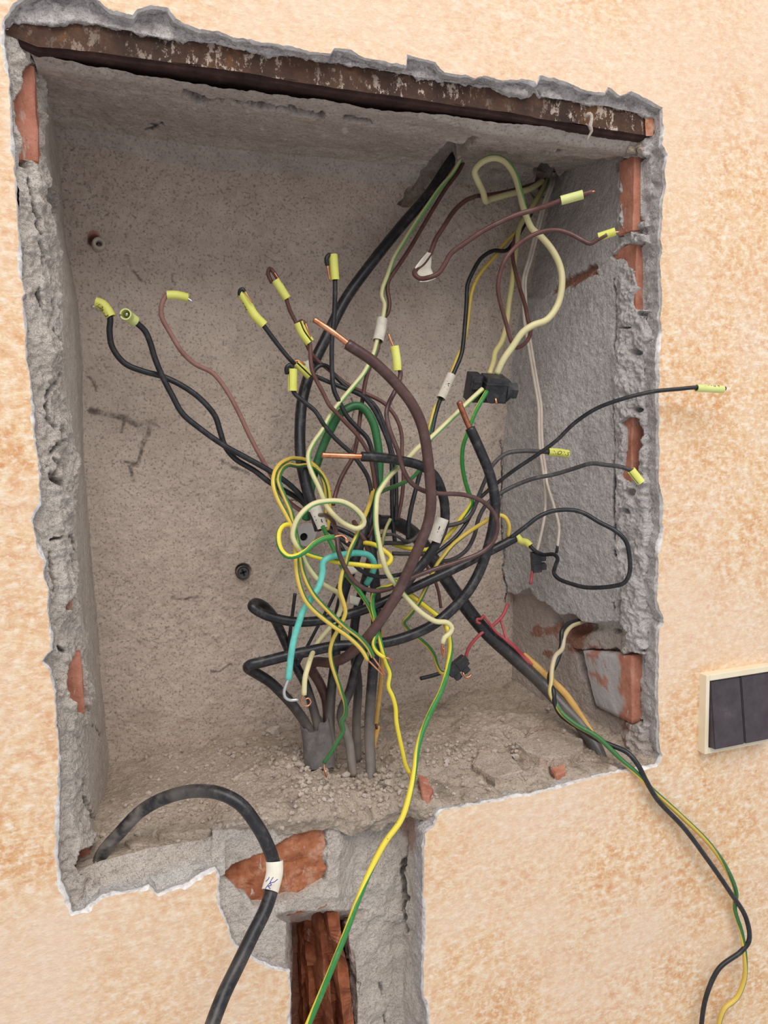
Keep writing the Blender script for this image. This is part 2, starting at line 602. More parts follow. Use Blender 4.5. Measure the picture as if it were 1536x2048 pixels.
def build_wall():
    inner = rough_outline(OUTLINE)
    n = len(inner)
    # outward normals in the picture plane (away from the opening)
    tng = np.roll(inner, -2, 0) - np.roll(inner, 2, 0)
    nor = np.stack([tng[:, 1], -tng[:, 0]], -1)
    nor /= np.linalg.norm(nor, axis=1, keepdims=True) + 1e-9
    # clockwise on screen (y down): left-hand side is outside
    P = np.c_[inner * 0.001, np.zeros(n)]
    wd = 1.4 + 4.5 * np.clip(fbm(P, 16, 4, 0.65, 5) + 0.05, 0, 1.2)
    wd = wd * np.where((inner[:, 1] > 1500) & (inner[:, 0] < 600), 2.2, np.where(inner[:, 0] < 160, 1.5, 1.0))
    cand = inner + nor * wd[:, None]
    bad = sd_poly(cand, [tuple(q) for q in inner]) < 0
    nor[bad] *= 0
    outer = inner + nor * wd[:, None]
    A0 = np.array([U(x, y, 1.9) for x, y in inner + 0.0])
    A1 = np.array([U(x, y, 0.16) for x, y in inner])
    A1[:, 1] += 0.0006 * vnoise(P * 90)
    A2 = np.array([U(x, y, 0.0) for x, y in outer])
    # keep the broken edge square to the wall
    A0[:, 0] = A1[:, 0] - (A0[:, 0] * 0)
    A0[:, 2] = A1[:, 2]
    A0[:, 1] = 0.019
    # rows from the skim edge back into the wall, each with its own roughness
    nr = 7
    rows = [A2, A1]
    for q in range(1, nr):
        t = q / (nr - 1)
        R_ = A1 * (1 - t) + A0 * t
        nn = np.stack([fbm(R_, 120, 4, .6, 15), 0 * R_[:, 0], fbm(R_, 120, 4, .6, 16)], -1)
        rows.append(R_ + nn * .0016 * min(1, t * 3))
    V = np.concatenate(rows)
    F = []
    for q in range(len(rows) - 1):
        for i in range(n):
            j = (i + 1) % n
            F.append((q * n + j, q * n + i, (q + 1) * n + i, (q + 1) * n + j))
    o = mesh_from('torn_plaster_edge', V, F, M['skim'], None)
    o.data.materials.append(M['mortarg'])
    o.data.polygons.foreach_set('material_index', [0 if i < 2 * n else 1 for i in range(len(F))])
    # painted face: constrained triangulation with the opening cut out
    x0, x1, z0, z1 = -1.1, 1.9, -1.2, 1.5
    pts = [Vector((p[0], p[2])) for p in A2]
    cons = [(i, (i + 1) % n) for i in range(n)]
    b0 = len(pts)
    pts += [Vector((x0, z0)), Vector((x1, z0)), Vector((x1, z1)), Vector((x0, z1))]
    cons += [(b0, b0 + 1), (b0 + 1, b0 + 2), (b0 + 2, b0 + 3), (b0 + 3, b0)]
    gx = np.arange(x0 + .015, x1, 0.03)
    gz = np.arange(z0 + .015, z1, 0.03)
    g = np.array([(x, z) for x in gx for z in gz])
    sd = sd_poly(g, [(p[0], p[2]) for p in A2])
    for q in g[sd > 0.008]:
        pts.append(Vector((q[0] + random.uniform(-.004, .004), q[1] + random.uniform(-.004, .004))))
    vo, eo, fo, *_ = delaunay_2d_cdt(pts, cons, [], 0, 1e-7)
    vo = np.array([(v.x, v.y) for v in vo])
    fo = [f for f in fo if len(f) == 3]
    cen = np.array([vo[list(f)].mean(0) for f in fo])
    sd = sd_poly(cen, [(p[0], p[2]) for p in A2])
    F = [tuple(f) for f, s in zip(fo, sd) if s > 0]
    V = np.c_[vo[:, 0], np.zeros(len(vo)), vo[:, 1]]
    inside = sd_poly(vo, [(p[0], p[2]) for p in A2])
    V[:, 1] = 0.0012 * fbm(V, 9, 2) * sstep(0.004, 0.05, inside)
    F = [f if np.cross(V[f[1]] - V[f[0]], V[f[2]] - V[f[0]])[1] < 0 else f[::-1] for f in F]
    wall = mesh_from('wall_front', V, F, M['paint'], None)
    tag(wall, 'orange and cream sponge-painted plaster wall around the niche', kind='structure')
    o.parent = wall
    return wall


wall = build_wall()


# ---- unseen box added behind everything, so no light leaks in from the back
def box(name, lo, hi, mat, parent=None, bevel=0.0, skip=()):
    bm = bmesh.new()
    v = [bm.verts.new((x, y, z)) for x in (lo[0], hi[0]) for y in (lo[1], hi[1]) for z in (lo[2], hi[2])]
    fs = {'x0': (0, 1, 3, 2), 'x1': (4, 6, 7, 5), 'y0': (0, 4, 5, 1), 'y1': (2, 3, 7, 6), 'z0': (0, 2, 6, 4), 'z1': (1, 5, 7, 3)}
    for kx, f in fs.items():
        if kx not in skip:
            bm.faces.new([v[i] for i in f])
    if bevel:
        bmesh.ops.bevel(bm, geom=list(bm.edges), offset=bevel, segments=2, affect='EDGES', profile=0.6)
    bmesh.ops.recalc_face_normals(bm, faces=bm.faces)
    me = bpy.data.meshes.new(name)
    bm.to_mesh(me)
    bm.free()
    return link(name, me, mat, parent, smooth=False)


leak_box = box('light_leak_box', (-1.1, 0.004, -1.2), (1.9, 0.42, 1.5), M['leak_box'], skip=('y0',))
leak_box.parent = wall

# ---- back wall
E3 = [(100, 120), (110, 200), (115, 300), (132, 480), (155, 600), (164, 750), (170, 950), (178, 1050), (190, 1200), (203, 1350),
      (213, 1480), (226, 1620)]
STAIN_BACK = [
    ([(180, 822), (215, 828), (250, 838), (285, 850), (310, 845)], 9), ([(250, 838), (240, 862)], 5), ([(300, 848), (285, 895), (275, 930)], 7),
    ([(275, 930), (250, 928)], 4), ([(258, 935), (265, 962)], 4), ([(440, 925), (500, 945)], 4), ([(252, 512), (268, 540), (285, 562)], 4),
    ([(346, 545), (352, 572)], 3), ([(345, 1197), (370, 1200), (395, 1196)], 4), ([(180, 755), (190, 780)], 4),
    ([(420, 1345), (445, 1340), (462, 1326)], 3), ([(845, 862), (865, 868), (880, 862)], 1.6)]
THIN_BACK = [([(1003, 880), (1004, 960), (1001, 1010), (1004, 1060), (1008, 1110), (1006, 1140), (1012, 1175), (1013, 1205)], 1.9),
             ([(702, 795), (706, 808), (708, 822), (704, 838), (710, 846)], 1.4), ([(702, 905), (706, 893), (713, 886)], 1.6),
             ([(582, 1000), (600, 1003), (612, 998)], 1.4)]


def disp_back(P, Q):
    h = 0.0012 * fbm(P, 14, 3, .55, 1) + 0.0007 * fbm(P, 120, 3, .6, 2) + 0.0004 * fbm(P, 400, 2, .6, 4)
    j = jit(P, 90, 5, 3)
    st = np.zeros(Q.shape[:2])
    n = 0.5 + 0.5 * np.clip(fbm(P, 160, 3, .7, 6) + .3, -1, 1)
    for poly, wd in STAIN_BACK:
        c_ = crack(Q, poly, wd, j)
        st = np.maximum(st, c_ * n * 0.75)
        h -= 0.0006 * c_
    for poly, wd in THIN_BACK:
        c_ = crack(Q, poly, wd, jit(P, 200, 1.5, 5))
        st = np.maximum(st, c_ * 0.9)
        h -= 0.0012 * c_
    # chase cut for the cables under the soffit
    grv = sd_poly(Q + jit(P, 60, 6, 8), [(950, 262), (905, 285), (860, 325), (842, 352), (812, 395), (800, 408), (820, 410), (870, 360), (935, 290)])
    g = 1 - sstep(-3, 7, grv)
    h -= 0.014 * g
    hol = 1 - sstep(8, 34, np.linalg.norm((Q - np.array([1088, 368])) * np.array([1, 1.1]), axis=-1) + jit(P, 80, 6, 4)[..., 0])
    h -= 0.03 * hol
    # drilled hole around the old wall plug
    hol = 1 - sstep(8, 12, np.linalg.norm(Q - np.array([186, 480]), axis=-1))
    h -= 0.012 * hol
    hol2 = 1 - sstep(13, 17, np.linalg.norm(Q - np.array([487, 1143]), axis=-1))
    h -= 0.008 * hol2
    red = 0.8 * (1 - sstep(10, 16, np.linalg.norm(Q - np.array([187, 474]), axis=-1)))
    return h, {'stain': np.clip(st, 0, 1), 'red': red}


D = 20.0
back = loft('wall_back', [[(88, 230, D), (400, 268, D), (760, 306, D), (1150, 350, D)],
                          [(150, 900, D), (600, 870, D), (1060, 840, D)],
                          [(205, 1560, D), (600, 1490, D), (1050, 1400, D)]], 470, 520, M['back'], disp_back)
tag(back, 'pitted grey-brown plaster back of the niche', kind='structure')


# ---- soffit
def disp_top(P, Q):
    ln = [(90, 130), (380, 172), (768, 232), (1000, 262), (1240, 300)]
    dl = Q[..., 1] - np.interp(Q[..., 0], [p[0] for p in ln], [p[1] for p in ln])
    h = 0.002 * fbm(P, 16, 4, .55, 21) + 0.0008 * fbm(P, 150, 3, .6, 22)
    h = h + 0.006 * (1 - sstep(16, 26, dl + 9 * fbm(P, 40, 4, .6, 23)))   # ragged render lip under the steel
    st = np.zeros(Q.shape[:2])
    for poly, wd, dd in (([(372, 170), (395, 182), (420, 189), (470, 190), (530, 198), (600, 208), (640, 214)], 10, .007),
                         ([(690, 222), (740, 228)], 7, .005), ([(288, 258), (300, 252), (322, 250)], 4, .002),
                         ([(1000, 285), (1050, 277)], 3, .003), ([(1052, 301), (1085, 293), (1135, 286)], 3, .003)):
        c_ = crack(Q, poly, wd, jit(P, 120, 5, 24)) * np.clip(1.25 + fbm(P, 150, 3, .6, 30), 0, 1)
        st = np.maximum(st, c_)
        h -= dd * c_
    # plaster missing at the right, a lower broken layer
    edge = Q[..., 1] - np.interp(Q[..., 0], [905, 940, 1010, 1060, 1100, 1150, 1200, 1240], [272, 277, 300, 322, 322, 308, 300, 290])
    lay = sstep(-2, 2, edge + 5 * fbm(P, 60, 4, .6, 25)) * sstep(905, 925, Q[..., 0])
    h -= 0.004 * lay
    grv = sd_poly(Q + jit(P, 60, 6, 8), [(950, 262), (905, 282), (860, 325), (842, 352), (812, 395), (800, 408), (820, 410), (870, 360), (945, 290)])
    h -= 0.018 * (1 - sstep(-3, 6, grv))
    hol = 1 - sstep(8, 30, np.linalg.norm((Q - np.array([1092, 362])), axis=-1) + jit(P, 80, 6, 4)[..., 0])
    h -= 0.03 * hol
    pale = sum((1 - sstep(3, 6, np.linalg.norm((Q - np.array(c)) * np.array([1, .8]), axis=-1) + 3 * fbm(P, 200, 2))) for c in ((392, 212), (690, 260), (524, 255)))
    return h, {'stain': np.clip(st, 0, 1) * .9, 'pale': np.clip(pale, 0, 1) * .5}


top = loft('ceiling', [[(60, 92, 2.2), (400, 150, 2.2), (768, 205, 2.2), (1320, 268, 2.2)],
                       [(72, 118, 3.0), (350, 155, 3.0), (768, 214, 3.0), (1165, 278, 3.0), (1318, 300, 3.0)],
                       [(95, 225, 17.0), (400, 268, 17.0), (760, 305, 17.0), (1130, 350, 17.0)],
                       [(96, 250, 18.8), (400, 290, 18.8), (760, 326, 18.8), (1110, 370, 18.8)],
                       [(96, 300, 20.4), (400, 340, 20.4), (760, 376, 20.4), (1095, 405, 20.4)]], 520, 190, M['soffit'], disp_top)
tag(top, 'rough plaster soffit of the niche under the steel lintel', kind='structure')

# ---- right reveal
BR_R = {  # exposed faces of the bricks in the right jamb (pixel outlines)
    'a': [(1242, 318), (1268, 312), (1302, 316), (1304, 345), (1297, 380), (1304, 420), (1296, 438), (1280, 448), (1272, 456), (1244, 452), (1245, 400)],
    'b': [(1223, 508), (1245, 492), (1280, 484), (1300, 492), (1299, 540), (1297, 580), (1308, 600), (1300, 618), (1270, 626), (1264, 612), (1270, 580), (1266, 545), (1245, 520)],
    'c': [(1246, 846), (1262, 836), (1284, 837), (1285, 870), (1280, 900), (1272, 940), (1274, 958), (1262, 964), (1246, 945), (1252, 905), (1252, 870)],
    'd': [(1135, 1300), (1200, 1304), (1262, 1308), (1306, 1310), (1300, 1340), (1292, 1375), (1296, 1420), (1300, 1440), (1264, 1448), (1230, 1438), (1175, 1416), (1150, 1350)],
}
PLASTER_LOW = [(1040, 1188), (1058, 1178), (1075, 1200), (1100, 1214), (1120, 1230), (1150, 1234), (1165, 1245), (1200, 1250), (1240, 1246),
               (1275, 1290), (1330, 1300)]


def disp_right(P, Q):
    x, y = Q[..., 0], Q[..., 1]
    outer = sstep(1218, 1248, x + 6 * fbm(P, 40, 2, .5, 40))
    h = 0.0012 * fbm(P, 15, 3, .5, 31) + 0.0005 * fbm(P, 200, 3, .6, 32)
    rg = fbm(P, 38, 5, .62, 33)
    h = h + outer * (0.0045 * rg + 0.002 * np.abs(fbm(P, 90, 3, .6, 34)) + 0.0012 * fbm(P, 260, 2, .6, 39) + 0.001)
    st = np.zeros(Q.shape[:2])
    red = np.zeros(Q.shape[:2])
    j = jit(P, 70, 5, 35)
    for kx, poly in BR_R.items():
        m = 1 - sstep(-2, 2, sd_poly(Q + j, poly))
        h = h * (1 - m) - 0.012 * m
    # dark joint holes between the bricks
    for cx, cy, rx, ry in ((1282, 462, 20, 7), (1228, 330, 6, 12), (1300, 640, 5, 6), (1250, 655, 14, 3), (1290, 628, 16, 5), (1296, 1300, 12, 4),
                           (1222, 1265, 10, 5), (1276, 820, 12, 6), (1262, 985, 10, 8), (1240, 1215, 6, 14), (1254, 1020, 9, 6), (1270, 705, 10, 6),
                           (1235, 470, 10, 4), (1250, 1105, 8, 10)):
        m = 1 - sstep(.6, 1.2, np.hypot((x - cx) / rx, (y - cy) / ry) + .35 * fbm(P, 90, 3, .6, 36))
        h -= 0.010 * m
    # vertical crack where the smooth render ends
    for poly, wd in (([(1229, 560), (1231, 620), (1229, 700)], 2.2), ([(1228, 800), (1230, 880), (1229, 925)], 2.0), ([(1229, 925), (1230, 960), (1228, 1010), (1230, 1078)], 3.6),
                     ([(1228, 1100), (1231, 1110)], 3), ([(1229, 1205), (1230, 1215)], 3), (THIN_BACK[0][0], 2.4)):
        m = crack(Q, poly, wd, jit(P, 160, 2.0, 37)) * np.clip(1.1 + fbm(P, 120, 2, .5, 38), 0, 1)
        h -= 0.004 * m
        st = np.maximum(st, m)
    # hollow above the smooth render, upper right
    up = Q[..., 1] - np.interp(x, [1040, 1100, 1150, 1200, 1240, 1260], [610, 582, 566, 530, 490, 470])
    u = 1 - sstep(-10, 4, up + 8 * fbm(P, 40, 3, .6, 41))
    h -= 0.006 * u * (1 - outer)
    rs = (1 - sstep(-1, 5, sd_poly(Q + jit(P, 80, 8, 42), [(1124, 556), (1150, 538), (1185, 534), (1198, 548), (1165, 560), (1135, 576), (1108, 590), (1102, 570)])))
    red = np.maximum(red, rs * .85)
    h -= 0.003 * rs
    st = np.maximum(st, .35 * rs * np.clip(fbm(P, 120, 3), 0, 1))
    # bottom: render broken away, brick and a hole behind it
    low = Q[..., 1] - np.interp(x, [p[0] for p in PLASTER_LOW], [p[1] for p in PLASTER_LOW])
    lo = sstep(-2, 4, low + 5 * fbm(P, 60, 3, .6, 43)) * (1 - sstep(1228, 1262, x))
    h -= 0.009 * lo
    hole = 1 - sstep(.45, 1.1, np.hypot((x - 1140) / 46, (y - 1250) / 26) + .3 * fbm(P, 70, 3, .6, 44))
    h -= 0.016 * hole * lo
    for c, r in (((1090, 1265), 26), ((1135, 1275), 38), ((1130, 1305), 26), ((1150, 1225), 22), ((1080, 1310), 14), ((1175, 1300), 14), ((1235, 1490), 22), ((1250, 1455), 20)):
        red = np.maximum(red, (1 - sstep(.5, 1.1, np.hypot((x - c[0]) / r, (y - c[1]) / (r * .6)) + .8 * fbm(P, 60, 5, .65, 45))) * .8 * (lo if c[1] < 1400 else 1))
    warm = np.clip(sstep(-2, 8, low) * (1 - sstep(1240, 1275, x)) + sstep(1430, 1470, y), 0, 1)
    return h, {'stain': np.clip(st, 0, 1), 'red': np.clip(red, 0, 1), 'pale': .16 * outer, 'warm': warm}


EB = [(1104, 335, 20), (1092, 400, 20), (1056, 540, 20), (1020, 740, 20), (1004, 900, 20), (1003, 1000, 20), (1008, 1120, 20), (1012, 1210, 20), (1010, 1340, 20), (1006, 1460, 20)]
EBb = [(x - 20, y, 20.6) for x, y, d in EB]


def col(x0, x1, d, y0=262, y1=1560):
    ys = np.linspace(y0, y1, 9)
    return [(x0 + (x1 - x0) * (y - y0) / (y1 - y0), y, d) for y in ys]


right = loft('wall_right', [EBb, EB, col(1272, 1268, 2.6), col(1290, 1286, 1.7), col(1330, 1326, 1.4)], 620, 300, M['mortarg'], disp_right)
tag(right, 'grey rendered right jamb of the niche with broken brick edge', kind='structure')


# bricks that show in the jambs: each one a slightly worn block
def brick(pts_front, name, mat, parent, depth, jx=0.0008, cuts=5):
    """pts_front: (x0, x1, z0, z1, y0) in metres"""
    x0, x1, z0, z1, y0 = pts_front
    bm = bmesh.new()
    bmesh.ops.create_cube(bm, size=1)
    bmesh.ops.subdivide_edges(bm, edges=bm.edges[:], cuts=cuts, use_grid_fill=True)
    for v in bm.verts:
        v.co = Vector((x0 + (v.co.x + .5) * (x1 - x0), y0 + (v.co.y + .5) * depth, z0 + (v.co.z + .5) * (z1 - z0)))
    P = np.array([v.co for v in bm.verts])
    dn = np.stack([fbm(P, 60, 3, .6, s) for s in (51, 52, 53)], -1) * jx
    for v, q in zip(bm.verts, dn):
        v.co += Vector(q)
    me = bpy.data.meshes.new(name)
    bm.to_mesh(me)
    bm.free()
    o = link(name, me, mat, parent, smooth=False)
    md = o.modifiers.new('bevel', 'BEVEL')
    md.width = 0.0012
    md.limit_method = 'ANGLE'
    return o


def jamb_brick(cx, y0, y1, d):
    a = U(cx, y0, d)
    b = U(cx, y1, d)
    return (min(a[0], b[0]) - 0.0, a[0] + 0.11, b[2], a[2], d * 0.01)


for cx, ya, yb, d, dp in ((1269, 308, 462, 2.9, .022), (1275, 482, 640, 2.7, .034), (1265, 830, 972, 2.9, .018)):
    brick(jamb_brick(cx, ya, yb, d), 'brick', M['brick'], right, dp)
# the lowest jamb brick keeps a grey wash on its inner side
def washed_brick():
    n = 30
    def on_jamb(px, py, off):
        a, b = U(1268, py, 2.6), U(1010, py, 20)
        best = min(np.linspace(0, 1, 400), key=lambda t: abs(PX(a + (b - a) * t)[0] - px))
        q = a + (b - a) * best
        nrm = np.cross(b - a, [0, 0, 1.0])
        nrm /= np.linalg.norm(nrm)
        if nrm @ (CAM - q) < 0:
            nrm = -nrm
        return q + nrm * off
    top_ = resample([on_jamb(1158, 1304, -.006), on_jamb(1266, 1312, .001)], n)
    bot_ = resample([on_jamb(1184, 1414, -.006), on_jamb(1266, 1447, .001)], n)
    ft, fb = top_[-1], bot_[-1]
    # columns: inner face, then round the arris on to the front face
    ft2, fb2 = ft + np.array([.035, -.001, 0]), fb + np.array([.035, -.001, 0])
    top_ = np.vstack([top_, resample([ft, ft2], 12)[1:]])
    bot_ = np.vstack([bot_, resample([fb, fb2], 12)[1:]])
    m = 16
    G = np.array([top_ * (1 - t) + bot_ * t for t in np.linspace(0, 1, m)])
    up = G[:1] + np.array([.012, .006, 0.0])
    dn = G[-1:] + np.array([.012, .006, 0.0])
    G = np.concatenate([up, G, dn])
    G = G + .0006 * np.stack([fbm(G, 70, 3, .6, 131), fbm(G, 70, 3, .6, 132), fbm(G, 70, 3, .6, 133)], -1)
    a, b = G.shape[:2]
    idx = np.arange(a * b).reshape(a, b)
    F = np.stack([idx[:-1, :-1], idx[1:, :-1], idx[1:, 1:], idx[:-1, 1:]], -1).reshape(-1, 4)
    col_ = np.broadcast_to(np.arange(b), (a, b))
    wear = fbm(G, 60, 5, .7, 134)
    pale = (1 - sstep(19, 23, col_ + 2.5 * wear)) * np.where(wear > .42, .15, 1.0)
    o = mesh_from('brick', G.reshape(-1, 3), F, M['brick'], right, True, {'pale': pale})
    o['label'] = 'brick with grey wash on its inner face'


_CACHE.clear()
washed_brick()

# ---- left jamb
E0 = [(p[0] - 8, p[1]) for p in reversed(OUT_LEFT)] + [(138, 1835)]
BR_L = {'a': [(62, 128), (72, 132), (76, 165), (77, 200), (80, 250), (84, 312), (60, 322), (36, 318), (40, 290), (28, 240), (26, 210), (45, 180), (50, 145)],
        'b': [(138, 1110), (141, 1160), (145, 1210), (140, 1228), (128, 1222), (132, 1190), (134, 1160), (136, 1130)],
        'c': [(160, 1312), (164, 1350), (168, 1390), (172, 1420), (162, 1438), (144, 1420), (134, 1380), (134, 1350), (148, 1325)],
        'd': [(150, 1702), (180, 1690), (178, 1725), (174, 1752), (160, 1748), (150, 1730)]}


def disp_left(P, Q):
    x, y = Q[..., 0], Q[..., 1]
    e2 = np.interp(y, [90, 120, 300, 360, 430, 520, 600, 700, 800, 1000, 1100, 1200, 1320, 1380, 1450, 1530, 1640, 1760],
                   [70, 78, 85, 100, 98, 118, 125, 120, 132, 150, 150, 160, 172, 182, 172, 165, 178, 190])
    outer = 1 - sstep(-7, 5, x - e2 + 6 * fbm(P, 40, 3, .6, 60))
    h = 0.001 * fbm(P, 20, 3, .5, 61) + 0.0004 * fbm(P, 220, 2, .6, 62)
    h = h + outer * (0.0035 * fbm(P, 36, 5, .62, 63) + 0.0018 * np.abs(fbm(P, 90, 3, .6, 64)) + 0.001 * fbm(P, 260, 2, .6, 65) + 0.0015)
    st = np.zeros(Q.shape[:2])
    j = jit(P, 70, 4, 66)
    for kx, poly in BR_L.items():
        m = 1 - sstep(-2, 2, sd_poly(Q + j, poly))
        h = h * (1 - m) - 0.011 * m
    for cx, cy, rx, ry in ((46, 328, 18, 9), (102, 400, 14, 34), (105, 470, 8, 14)):
        m = 1 - sstep(.6, 1.2, np.hypot((x - cx) / rx, (y - cy) / ry) + .35 * fbm(P, 90, 3, .6, 67))
        h -= 0.016 * m
    for poly, wd in (([(107, 660), (117, 690), (120, 740), (98, 780), (90, 815), (88, 835), (110, 855), (116, 880), (100, 912), (110, 930), (105, 955), (118, 965)], 5),
                     ([(48, 360), (60, 420), (72, 470), (82, 530)], 3), ([(75, 578), (85, 615)], 4), ([(86, 935), (100, 960), (118, 970)], 6),
                     ([(95, 1080), (120, 1072), (140, 1074), (144, 1100)], 4), ([(98, 1095), (100, 1180)], 3), ([(118, 1296), (130, 1300)], 5),
                     ([(165, 1560), (165, 1590), (180, 1625), (188, 1640)], 7), ([(198, 1310), (204, 1340)], 3), ([(185, 1450), (200, 1468)], 3),
                     ([(108, 600), (106, 640)], 3)):
        m = crack(Q, poly, wd, jit(P, 120, 4, 68)) * np.clip(.9 + fbm(P, 130, 3, .6, 69), 0, 1)
        h -= 0.006 * m
        st = np.maximum(st, .75 * m)
    return h, {'stain': np.clip(st, 0, 1), 'pale': .06 * outer}


def curve_at(ctrl, ys, d):
    return [(float(np.interp(y, [c[1] for c in ctrl], [c[0] for c in ctrl])), y, d) for y in ys]


ysL = list(np.linspace(62, 1835, 60))
E1 = [(40, 62), (60, 130), (66, 300), (72, 450), (90, 600), (98, 750), (108, 900), (118, 1050), (125, 1200), (140, 1350), (140, 1500), (150, 1650), (168, 1835)]
E2 = [(62, 62), (78, 120), (86, 300), (104, 450), (124, 600), (130, 750), (140, 900), (152, 1050), (160, 1200), (174, 1350), (176, 1500), (182, 1650), (205, 1835)]
left = loft('wall_left', [curve_at(sorted(E0, key=lambda p: p[1]), ysL, 1.3), curve_at(E1, ysL, 2.2), curve_at(E2, ysL, 5.5),
                          curve_at(E3, ysL, 20.0), [(x + 14, y, 20.8) for x, y, d in curve_at(E3, ysL, 20.0)]], 760, 230, M['mortar'], disp_left)
tag(left, 'rough broken left jamb of the niche with cracked mortar', kind='structure')


def face_brick(xa, xb, ya, yb, d, name='brick', mat=None, parent=None, depth=0.07, jx=.0008, cuts=5):
    a = U(xa, ya, d)
    b = U(xb, yb, d)
    return brick((a[0], b[0], b[2], a[2], d * .01), name, mat or M['brick'], parent, depth, jx, cuts)


face_brick(8, 79, 120, 326, 2.6, parent=left)
face_brick(95, 144, 1105, 1228, 3.4, parent=left)
face_brick(110, 169, 1310, 1440, 3.6, parent=left)
face_brick(130, 181, 1690, 1755, 4.2, parent=left)

# ---- ledge
BACKF = [(170, 1560, 20.6), (400, 1510, 20.6), (700, 1450, 20.6), (1060, 1370, 20.6)]
MIDF = [(165, 1625, 9.5), (330, 1592, 9.5), (450, 1560, 9.5), (600, 1520, 10), (700, 1500, 10), (800, 1490, 10), (950, 1470, 9.5), (1100, 1440, 9.5), (1210, 1416, 9.5)]
FRONT = [(150, 1745, 2.6), (200, 1722, 2.8), (300, 1698, 2.4), (400, 1682, 2.2), (432, 1672, 1.9), (450, 1650, 1.6), (520, 1642, 1.3), (600, 1638, 1.2), (655, 1628, 1.2),
         (700, 1640, 1.8), (760, 1640, 2.2), (800, 1612, 2.4), (830, 1606, 1.4), (872, 1614, .9), (1000, 1592, .8), (1150, 1560, .7), (1326, 1520, .6)]


def disp_floor(P, Q):
    x, y = Q[..., 0], Q[..., 1]
    rub = sstep(440, 560, x)
    h = 0.0025 * fbm(P, 14, 4, .55, 71) + 0.0011 * fbm(P, 90, 3, .6, 72) + 0.0006 * fbm(P, 260, 2, .6, 73)
    h = h + rub * (0.0035 * fbm(P, 40, 4, .6, 74))
    # sand piled up along the back and in the corners
    bk = sstep(13, 20, P[..., 1] * 100)
    h = h + 0.012 * bk * (1 + .3 * fbm(P, 20, 3))
    # rubble heap around the cable entry, and the sunken hole itself
    m = np.exp(-(((x - 600) / 130) ** 2 + ((y - 1600) / 42) ** 2))
    h = h + 0.007 * m
    hole = 1 - sstep(.5, 1.1, np.hypot((x - 690) / 95, (y - 1510) / 44) + .3 * fbm(P, 50, 3, .6, 75))
    h -= 0.012 * hole
    hole = 1 - sstep(.5, 1.1, np.hypot((x - 748) / 30, (y - 1572) / 16) + .3 * fbm(P, 50, 3, .6, 76))
    h -= 0.010 * hole
    hole = 1 - sstep(.4, 1.1, np.hypot((x - 200) / 16, (y - 1718) / 14))
    h -= 0.008 * hole
    slab = 1 - sstep(-1, 3, sd_poly(Q + jit(P, 80, 3, 77), [(1076, 1458), (1166, 1488), (1168, 1504), (1140, 1530), (1090, 1540), (1040, 1520), (1020, 1500)]))
    h = h + 0.005 * slab
    slab2 = 1 - sstep(-1, 3, sd_poly(Q + jit(P, 80, 3, 78), [(958, 1505), (1020, 1512), (1050, 1560), (990, 1572), (944, 1538)]))
    h = h + 0.004 * slab2
    st = .6 * crack(Q, [(944, 1538), (965, 1556), (990, 1572)], 3, jit(P, 100, 3)) + .8 * crack(Q, [(1095, 1535), (1108, 1556)], 3)
    st = st + .4 * np.clip(fbm(P, 60, 4, .6, 79) - .25, 0, 1) * rub
    red = .25 * slab + .2 * slab2
    return h, {'stain': np.clip(st, 0, .9), 'red': np.clip(red, 0, 1)}


floor = loft('floor', [BACKF, MIDF, FRONT, [(x, y + 26, d + .5) for x, y, d in FRONT]], 620, 240, M['sand'], disp_floor)
tag(floor, 'sandy rubble-strewn ledge at the bottom of the niche', kind='structure')

# ---- broken front below the ledge, lower left
LOWTOP = [(118, 1720, 3.0), (160, 1742, 2.8), (200, 1722, 2.7), (300, 1696, 2.3), (400, 1680, 2.1), (450, 1664, 1.8)]
LOWBOT = [(120, 1800, 1.5), (150, 1840, 1.5), (200, 1806, 1.0), (300, 1790, .8), (330, 1796, .8), (400, 1770, .8), (450, 1748, .8)]


def disp_low(P, Q):
    h = 0.0022 * fbm(P, 40, 4, .6, 81) + 0.001 * fbm(P, 160, 3, .6, 82)
    st = .9 * crack(Q, [(145, 1826), (152, 1812), (160, 1798)], 3) + .5 * np.clip(fbm(P, 120, 3, .6, 83) - .45, 0, 1)
    lim = np.interp(Q[..., 0], [120, 200, 300, 400, 450], [1815, 1770, 1740, 1722, 1705])
    pale = .7 * sstep(-6, 22, Q[..., 1] - lim + 10 * fbm(P, 40, 3, .6, 84))
    return h, {'stain': np.clip(st, 0, 1), 'pale': pale}


lowf = loft('broken_ledge_front', [LOWTOP, LOWBOT], 220, 60, M['mortar'], disp_low, parent=None)
lowf.parent = floor


# ---- chase running down from the ledge
def row(y, ds, xs=(425, 470, 520, 572, 584, 600, 640, 680, 692, 705, 740, 790, 806, 820, 836, 866)):
    return [(x, y, d) for x, d in zip(xs, ds)]


